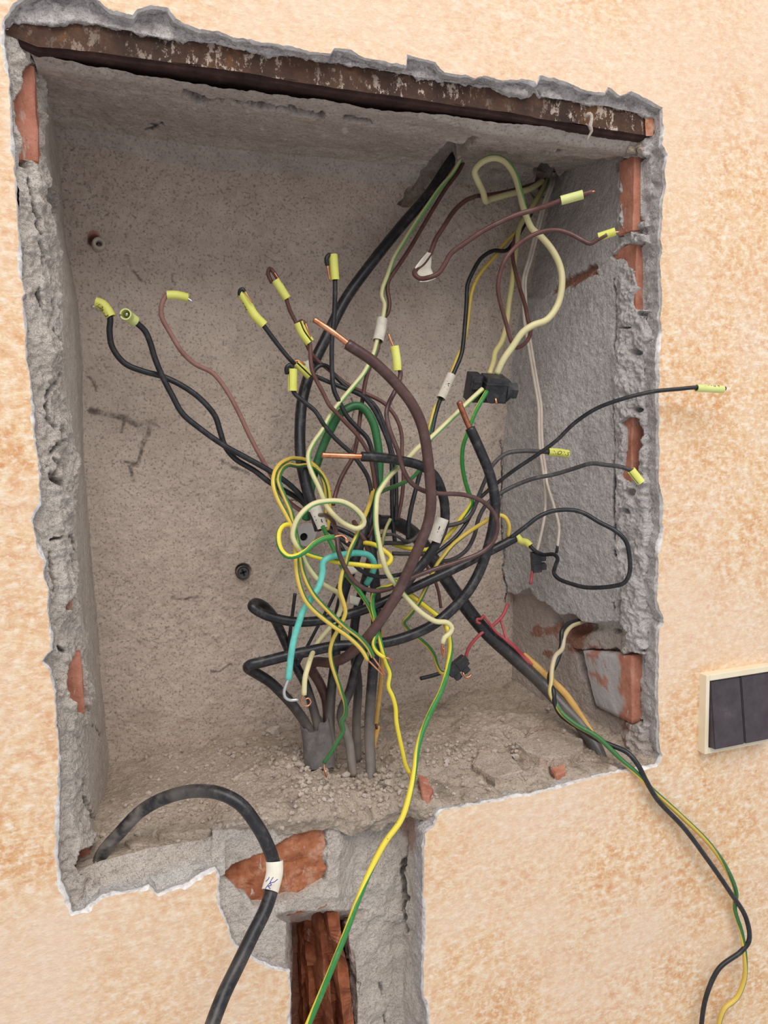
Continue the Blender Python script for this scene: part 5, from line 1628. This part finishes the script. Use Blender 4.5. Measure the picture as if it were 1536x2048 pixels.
def big_connector():
    dd = 8.8
    c = U(986, 776, dd)
    k_ = 1.1 * float((c - CAM) @ FW) / FPX     # metres per pixel here
    ax = rotax(.35, .06, -.12)
    root = empty('line_tap_connector', c)
    tag(root, 'black plastic tap connector with hex bolt joining the cream wires', 'connector')
    P = lambda x, y, z=0: c + ax[0] * x * k_ + ax[2] * y * k_ + ax[1] * z * k_
    obox('body', P(0, 0, 0), ax, (42 * k_, 40 * k_, 44 * k_), 'plastic', root, .0012)
    obox('body_lip', P(0, 12, -2), ax, (45 * k_, 42 * k_, 3 * k_), 'plastic', root, .0006)
    obox('body_foot', P(-2, -21, 2), ax, (50 * k_, 40 * k_, 5 * k_), 'plastic', root, .0006)
    obox('side_clamp', P(-36, -2, 6), ax, (22 * k_, 34 * k_, 50 * k_), 'plastic', root, .0014)
    for yy in (-13, 0, 13):
        obox('clamp_rib', P(-36, yy, -12), ax, (16 * k_, 5 * k_, 3 * k_), 'plastic', root, .0004)
    obox('bridge', P(-22, -14, 12), ax, (12 * k_, 20 * k_, 22 * k_), 'plastic', root, .0006)
    ocyl('washer', P(21, -3, 0), P(26, -3, 0), 22 * k_, 'plastic', root, 28)
    ocyl('washer', P(27, -3, 0), P(30, -3, 0), 19 * k_, 'plastic', root, 28)
    ocyl('hex_bolt', P(30, -3, 0), P(44, -3, 0), 16 * k_, 'plastic', root, 6)
    ocyl('wire_port', P(-8, -10, -26), P(-8, -10, -16), 12 * k_, 'plastic', root, 20)
    tube_mesh('copper_end', catmull(np.array([P(-2, -12, -25), P(0, -20, -29)])), 2.4 * k_, M['copper'], root, 8)


big_connector()


def small_connector(px, py, dd, ax, lab, scale=1.0, extra='red'):
    c = U(px, py, dd)
    k_ = float((c - CAM) @ FW) / FPX * scale
    root = empty('terminal_block', c)
    tag(root, lab, 'terminal block')
    P = lambda x, y, z=0: c + ax[0] * x * k_ + ax[2] * y * k_ + ax[1] * z * k_
    obox('body', P(0, 0), ax, (18 * k_, 20 * k_, 40 * k_), 'plastic', root, .0008)
    obox('screw_tower', P(13, 8, 0), ax, (12 * k_, 16 * k_, 13 * k_), 'plastic', root, .0008)
    obox('screw_tower', P(13, -10, 0), ax, (12 * k_, 16 * k_, 13 * k_), 'plastic', root, .0008)
    obox('mid_rib', P(0, 0, -10), ax, (19 * k_, 3 * k_, 2.5 * k_), 'plastic', root, .0003)
    for yy in (8, -10):
        ocyl('clamp_screw', P(18.5, yy), P(20.5, yy), 4 * k_, 'darksteel', root, 14)
    ocyl('wire_port', P(0, 19.5), P(0, 22), 6 * k_, 'plastic', root, 14)
    return root, P, k_


r_, P_, k_ = small_connector(1072, 1124, 11.8, rotax(.05, -.08, -.3), 'black terminal block hanging under the off-white twin by the right jamb')
tube_mesh('red_wire_stub', catmull(np.array([U(1065, 1142, 11.8), U(1061, 1168, 11.7)])), 3.2 * k_, M['red'], r_, 10)
r_, P_, k_ = small_connector(914, 1332, 12, rotax(-.2, .95, -.35), 'black terminal block at the end of the red wire, tilted low over the ledge', 1.15)
tube_mesh('copper_end', catmull(np.array([U(926, 1345, 11), U(930, 1354, 10.9), U(938, 1354, 10.8), U(943, 1348, 10.8)])), 1.8 * k_, M['copper'], r_, 8)


# ------------------------------------------------------------------ wall plugs, screw, bracket
def ring_obj(name, c, ro, ri, length, mat, parent, seg=28, axis=(0.05, -1, 0.05)):
    ax = np.array(axis, float)
    ax /= np.linalg.norm(ax)
    a = np.cross(ax, [0, 0, 1.0])
    a /= np.linalg.norm(a)
    b = np.cross(ax, a)
    prof = [(ro * .93, 0), (ro, -.12 * length), (ro, -length), (ri, -length), (ri, -.15 * length), (ri * 1.25, 0)]
    V = []
    for i in range(seg):
        t = 2 * math.pi * i / seg
        for r, h in prof:
            V.append(np.array(c) + (a * math.cos(t) + b * math.sin(t)) * r + ax * h)
    m = len(prof)
    F = []
    for i in range(seg):
        j = (i + 1) % seg
        for q in range(m):
            F.append((i * m + q, j * m + q, j * m + (q + 1) % m, i * m + (q + 1) % m))
    return mesh_from(name, V, F, M[mat], parent)


pc = U(198, 486, 19.0)
kk = float((pc - CAM) @ FW) / FPX
o = ring_obj('wall_plug', pc, 13 * kk, 5.5 * kk, .018, 'nylon', None)
tag(o, 'old nylon wall plug sticking out of the back plaster at upper left', 'wall plug')
root = empty('plug_screw', U(487, 1145, 19.6))
tag(root, 'grey cross-slot plug screw set in the back plaster at lower left', 'screw')
pc = U(487, 1145, 19.4)
ring_obj('plug_collar', pc, 14 * kk, 10.5 * kk, .012, 'conduit', root)
ocyl('screw_head', pc + np.array([0, .0015, 0]), pc + np.array([0, .006, 0]), 10.5 * kk, 'darksteel', root, 24)
for a_ in (0.3, 0.3 + math.pi / 2):
    ax = [np.array([math.cos(a_), 0, math.sin(a_)]), np.array([0, 1, 0]), np.array([-math.sin(a_), 0, math.cos(a_)])]
    obox('slot_shade_bar', pc + np.array([0, .0012, 0]), ax, (15 * kk, .001, 4 * kk), 'ink', root, .0001)  # ink-black bars stand in for the shade in the cross slot

root = empty('cable_saddle', U(612, 1072, 18.5))
tag(root, 'pale saddle plate with a screw hole half hidden behind the tangle', 'saddle')
pts = [(596, 1060), (604, 1048), (622, 1046), (634, 1056), (632, 1072), (622, 1094), (604, 1092), (597, 1080)]
cc = U(608, 1074, 18.6)
rr_ = 9 * kk
V = []
n = 32
outp = resample([U(x, y, 18.6) for x, y in pts + [pts[0]]], n + 1)[:-1]
st0 = math.atan2((outp[0] - cc)[2], (outp[0] - cc)[0])
for k2 in (0, .004):
    for q in outp:
        V.append(q + np.array([0, k2, 0]))
    for i in range(n):
        dv = outp[i] - cc
        t = math.atan2(dv[2], dv[0])
        V.append(cc + np.array([math.cos(t) * rr_, k2, math.sin(t) * rr_]))
F = []
for i in range(n):
    j = (i + 1) % n
    F += [(i, j, n + j, n + i), (2 * n + i, 3 * n + i, 3 * n + j, 2 * n + j), (i, 2 * n + i, 2 * n + j, j), (n + i, n + j, 3 * n + j, 3 * n + i)]
mesh_from('plate', V, F, M['bracket'], root, smooth=False)
ocyl('hole_shade_disc', cc + np.array([0, .0135, 0]), cc + np.array([0, .003, 0]), rr_ * 1.05, 'ink', root, 20)  # ink-black disc puts the shade inside the screw hole into colour


# grey conduit stub the cables come out of
def conduit():
    pts = [(604, 1452), (600, 1474), (604, 1500), (612, 1535)]
    root = empty('conduit_stub', U(632, 1530, 9.4))
    tag(root, 'crushed grey conduit stub at the left of the bundle foot', 'conduit')
    n, seg = 16, 40
    C0 = np.array([U(632, 1452, 9.8), U(636, 1478, 9.6), U(640, 1535, 9.0)])
    C = resample(C0, n)
    T, N, B = frames(C)
    V = []
    kx = float((C[0] - CAM) @ FW) / FPX
    for s in (1.0, .9):
        for i in range(n):
            for j in range(seg):
                a = 2 * math.pi * j / seg
                dent = 1 - .22 * math.exp(-((a - .2) / .5) ** 2) * (1 - i / n)
                p = C[i] + (N[i] * math.cos(a) * 20 * kx * dent + B[i] * math.sin(a) * 31 * kx) * s
                if i == 0:
                    p = p + T[i] * (.006 * math.sin(3 * a + .6) + .003 * math.sin(7 * a))
                V.append(p)
    F = []
    m = n * seg
    for i in range(n - 1):
        for j in range(seg):
            k2 = (j + 1) % seg
            F.append((i * seg + j, i * seg + k2, (i + 1) * seg + k2, (i + 1) * seg + j))
            F.append((m + i * seg + j, m + (i + 1) * seg + j, m + (i + 1) * seg + k2, m + i * seg + k2))
    for j in range(seg):
        k2 = (j + 1) % seg
        F.append((j, m + j, m + k2, k2))
    mesh_from('pipe', V, F, M['conduit'], root)


conduit()

# caulk string on the lintel
o = wire('grey string of dried filler dangling from the lintel at right',
         [(1170, 236, .9), (1176, 229, .6), (1182, 231, .5), (1183, 241, .4), (1180, 252, .5), (1183, 262, .6), (1178, 272, .8), (1174, 282, 1.0)], 8, 'stone', 'dried_filler', 'filler', taper=[(0, .6), (.2, 1.3), (.4, .8), (.6, 1.1), (.8, .6), (1, .3)])

# ------------------------------------------------------------------ light switch
def light_switch():
    a = U(1413, 1351, -1.0)
    root = empty('light_switch', (a[0] + .04, 0, a[2] - .04))
    tag(root, 'ivory framed double light switch with dark rockers on the painted wall', 'light switch')
    Wd, th = .0815, .010
    x0, z1 = a[0], a[2]
    x1, z0 = x0 + Wd, z1 - (a[2] - U(1417, 1508, -1.0)[2])
    ri = .0042
    def bar(nm, lo, hi):
        box(nm, lo, hi, M['ivory'], root, .0008)
    tz = .0058
    # frame as four mitre-like bars
    bar('frame', (x0, -th, z0), (x0 + ri, 0.0, z1))
    bar('frame', (x1 - ri, -th, z0), (x1, 0.0, z1))
    bar('frame', (x0 + ri, -th, z1 - tz), (x1 - ri, 0.0, z1))
    bar('frame', (x0 + ri, -th, z0), (x1 - ri, 0.0, z0 + tz))
    box('back_plate', (x0 + ri, -.003, z0 + tz), (x1 - ri, .0, z1 - tz), M['rocker'], root)
    xi0, xi1, zi0, zi1 = x0 + ri + .0006, x1 - ri - .0006, z0 + tz + .0006, z1 - tz - .0006
    xm = (xi0 + xi1) / 2
    for k2, (xa, xb) in enumerate(((xi0, xm - .0004), (xm + .0004, xi1))):
        yt, yb = -.0095, -.0170
        V = [(xa, -.001, zi0), (xb, -.001, zi0), (xb, -.001, zi1), (xa, -.001, zi1), (xa, yb, zi0), (xb, yb, zi0), (xb, yt, zi1), (xa, yt, zi1)]
        me = bpy.data.meshes.new('rocker')
        bm = bmesh.new()
        vv = [bm.verts.new(v) for v in V]
        for f in ((0, 3, 2, 1), (4, 5, 6, 7), (0, 1, 5, 4), (2, 3, 7, 6), (1, 2, 6, 5), (0, 4, 7, 3)):
            bm.faces.new([vv[i] for i in f])
        bmesh.ops.recalc_face_normals(bm, faces=bm.faces)
        bmesh.ops.bevel(bm, geom=list(bm.edges), offset=.0009, segments=2, affect='EDGES')
        bm.to_mesh(me)
        bm.free()
        link('rocker', me, M['rocker'], root, smooth=False)


light_switch()


# ------------------------------------------------------------------ rubble on the ledge
dg = bpy.context.evaluated_depsgraph_get()
bpy.context.view_layer.update()
dg = bpy.context.evaluated_depsgraph_get()
from mathutils.bvhtree import BVHTree


def bvh_of(o):
    me = o.data
    return BVHTree.FromPolygons([tuple(v.co) for v in me.vertices], [tuple(p.vertices) for p in me.polygons])


BV = bvh_of(floor)


def ground(px, py):
    v = FW + RT * ((px - 768) / FPX) + UP * ((1024 - py) / FPX)
    h = BV.ray_cast(Vector(CAM), Vector(v).normalized())
    return None if h[0] is None else np.array(h[0])


def stone_mesh(seed, r, squash=(1, 1, .7), sub=2, rough=.28):
    bm = bmesh.new()
    bmesh.ops.create_icosphere(bm, subdivisions=sub, radius=1)
    P = np.array([v.co for v in bm.verts])
    n1 = fbm(P + seed * 3.7, 1.1, 3, .5, seed)
    cut = np.random.default_rng(seed).normal(size=(7, 3))
    cut /= np.linalg.norm(cut, axis=1, keepdims=True)
    for i, v in enumerate(bm.verts):
        q = P[i] * (1 + rough * n1[i])
        for c_ in cut:
            t = q @ c_
            if t > .68:
                q = q - c_ * (t - .68)
        v.co = Vector(q * np.array(squash) * r)
    me = bpy.data.meshes.new('stone')
    bm.to_mesh(me)
    bm.free()
    return me


STONES = [(547, 1470, 17, 'squarish grey mortar lump on the ledge left of the conduit'), (575, 1492, 8, 'small round pebble on the ledge beside the conduit foot'),
          (482, 1492, 12, 'flat pale mortar chip on the ledge at left of the conduit'), (322, 1670, 17, 'pale stone chip on the ledge under the arched cable'),
          (612, 1524, 9, 'pale pebble in front of the conduit stub'), (628, 1536, 10, 'pale pebble touching the conduit stub front'),
          (645, 1530, 9, 'pebble under the copper tip in front of the bundle'), (778, 1570, 12, 'angular pebble right of the straight bundle cable'), (600, 1532, 11, 'lumpy pebble at the left front of the conduit stub'),
          (1032, 1515, 9, 'dark pebble on the ledge between the two broken slabs'), (735, 1535, 9, 'pebble wedged between the two front bundle cables'), (726, 1556, 11, 'mortar lump before the gap in the bundle foot'),
          (718, 1450, 14, 'pale stone lodged behind the bundle foot'), (690, 1552, 9, 'pebble at the foot of the copper-tipped front cable'), (1224, 1540, 11, 'white plaster crumb at the ledge edge near the twisted pair'),
          (345, 1712, 9, 'plaster crumb on the broken ledge front at left'), (374, 1712, 7, 'smaller plaster crumb on the broken ledge front at left')]
for i, (px, py, rp, lab) in enumerate(STONES):
    g = ground(px, py)
    if g is None:
        g = U(px, py, 2.2)
    kx = float((g - CAM) @ FW) / FPX
    me = stone_mesh(i + 3, rp * kx, (1.1, .9, .75), 3)
    for v in me.vertices:
        v.co = v.co + Vector(g + np.array([0, 0, rp * kx * .25]))
    o = link('rubble_stone', me, M['stone'], None, smooth=False)
    tag(o, lab, 'stone', 'loose stones on the ledge')

for px_, py_, d_, rr2 in ((1262, 300, 2.6, 17), (1286, 302, 1.9, 13), (1278, 292, 2.2, 15)):
    g = U(px_, py_, d_)
    me = stone_mesh(px_, rr2 * .00036, (1.1, .9, .8), 3)
    for v in me.vertices:
        v.co = v.co + Vector(g)
    link('mortar_lump', me, M['sand'], right, smooth=False)

# broken brick slabs lying on the ledge
def slab(pts, th, lab, mat, cat='slab', lift=.002):
    P = [ground(x, y) for x, y in pts]
    P = [p if p is not None else U(x, y, 2) for p, (x, y) in zip(P, pts)]
    z = max(p[2] for p in P)
    zz = np.mean([p[2] for p in P])
    n = len(P)
    V = [np.array([p[0], p[1], .5 * p[2] + .5 * zz + th]) for p in P] + [np.array([p[0], p[1], p[2] - .004]) for p in P]
    bm = bmesh.new()
    vv = [bm.verts.new(v) for v in V]
    bm.faces.new(vv[:n])
    bm.faces.new(vv[n:][::-1])
    for i in range(n):
        bm.faces.new((vv[i], vv[i + n], vv[(i + 1) % n + n], vv[(i + 1) % n]))
    bmesh.ops.recalc_face_normals(bm, faces=bm.faces)
    bmesh.ops.bevel(bm, geom=list(bm.edges), offset=.0012, segments=1, affect='EDGES')
    bmesh.ops.triangulate(bm, faces=bm.faces)
    bmesh.ops.subdivide_edges(bm, edges=bm.edges[:], cuts=3, use_grid_fill=True)
    Q = np.array([v.co for v in bm.verts])
    nz = fbm(Q, 60, 4, .6, 121)
    for v, q in zip(bm.verts, nz):
        v.co.z += q * .0016
        v.co.x += q * .001
    me = bpy.data.meshes.new('slab')
    bm.to_mesh(me)
    bm.free()
    o = link('mortar_slab', me, M[mat], None, smooth=False)
    tag(o, lab, cat, 'broken slabs on the ledge')
    return o


slab([(1078, 1460), (1166, 1486), (1168, 1504), (1138, 1528), (1096, 1536), (1048, 1516), (1028, 1492)], .006, 'broken mortar slab on the ledge beside the lower right cable end', 'sand')
slab([(958, 1506), (1016, 1512), (1046, 1556), (994, 1570), (946, 1538)], .005, 'triangular mortar slab on the ledge, middle right', 'sand')
slab([(1102, 1542), (1128, 1536), (1132, 1552), (1112, 1560)], .005, 'small pinkish brick chip at the ledge edge, lower right', 'brick')
slab([(250, 1690), (300, 1680), (302, 1694), (262, 1702)], .004, 'thin flat chip on the ledge right of where the stout cable enters', 'sand')
slab([(312, 1672), (340, 1664), (400, 1662), (424, 1664), (422, 1674), (350, 1684), (320, 1684)], .005, 'long flat pinkish slab at the ledge edge, left', 'sand')
slab([(836, 1560), (856, 1568), (868, 1590), (858, 1610), (846, 1600), (838, 1580)], .006, 'reddish tilted chip at the head of the chase', 'brick')


# crumbs: too many and too small to pick apart
def crumbs(name, n, boxpx, rmin, rmax, seed, lab):
    rg = np.random.default_rng(seed)
    base = []
    for s in range(5):
        me = stone_mesh(100 + s, 1.0, (1, 1, .8), 1, .35)
        base.append((np.array([v.co for v in me.vertices]), np.array([tuple(p.vertices) for p in me.polygons])))
        bpy.data.meshes.remove(me)
    V, F, c_ = [], [], 0
    for _ in range(n):
        b = boxpx[rg.integers(len(boxpx))]
        px, py = rg.normal(b[0], b[2]), rg.normal(b[1], b[3])
        g = ground(px, py)
        if g is None:
            continue
        r = rmin + (rmax - rmin) * rg.random() ** 2.6
        bv, bf = base[rg.integers(5)]
        t = rg.random() * 6.28
        R_ = np.array([[math.cos(t), -math.sin(t), 0], [math.sin(t), math.cos(t), 0], [0, 0, 1]])
        V.append((bv * r) @ R_.T + g + np.array([0, 0, r * .3]))
        F.append(bf + c_)
        c_ += len(bv)
    o = mesh_from(name, np.vstack(V), np.vstack(F), M['stone'], None, smooth=False)
    tag(o, lab, 'rubble', kind='stuff')


crumbs('rubble_crumbs', 2200, [(590, 1510, 50, 20), (690, 1560, 90, 24), (790, 1560, 40, 30), (880, 1500, 80, 24), (1040, 1500, 90, 30), (640, 1600, 110, 24), (380, 1640, 90, 40), (500, 1520, 120, 30)],
       .0003, .0034, 5, 'sand and small mortar crumbs scattered over the ledge')
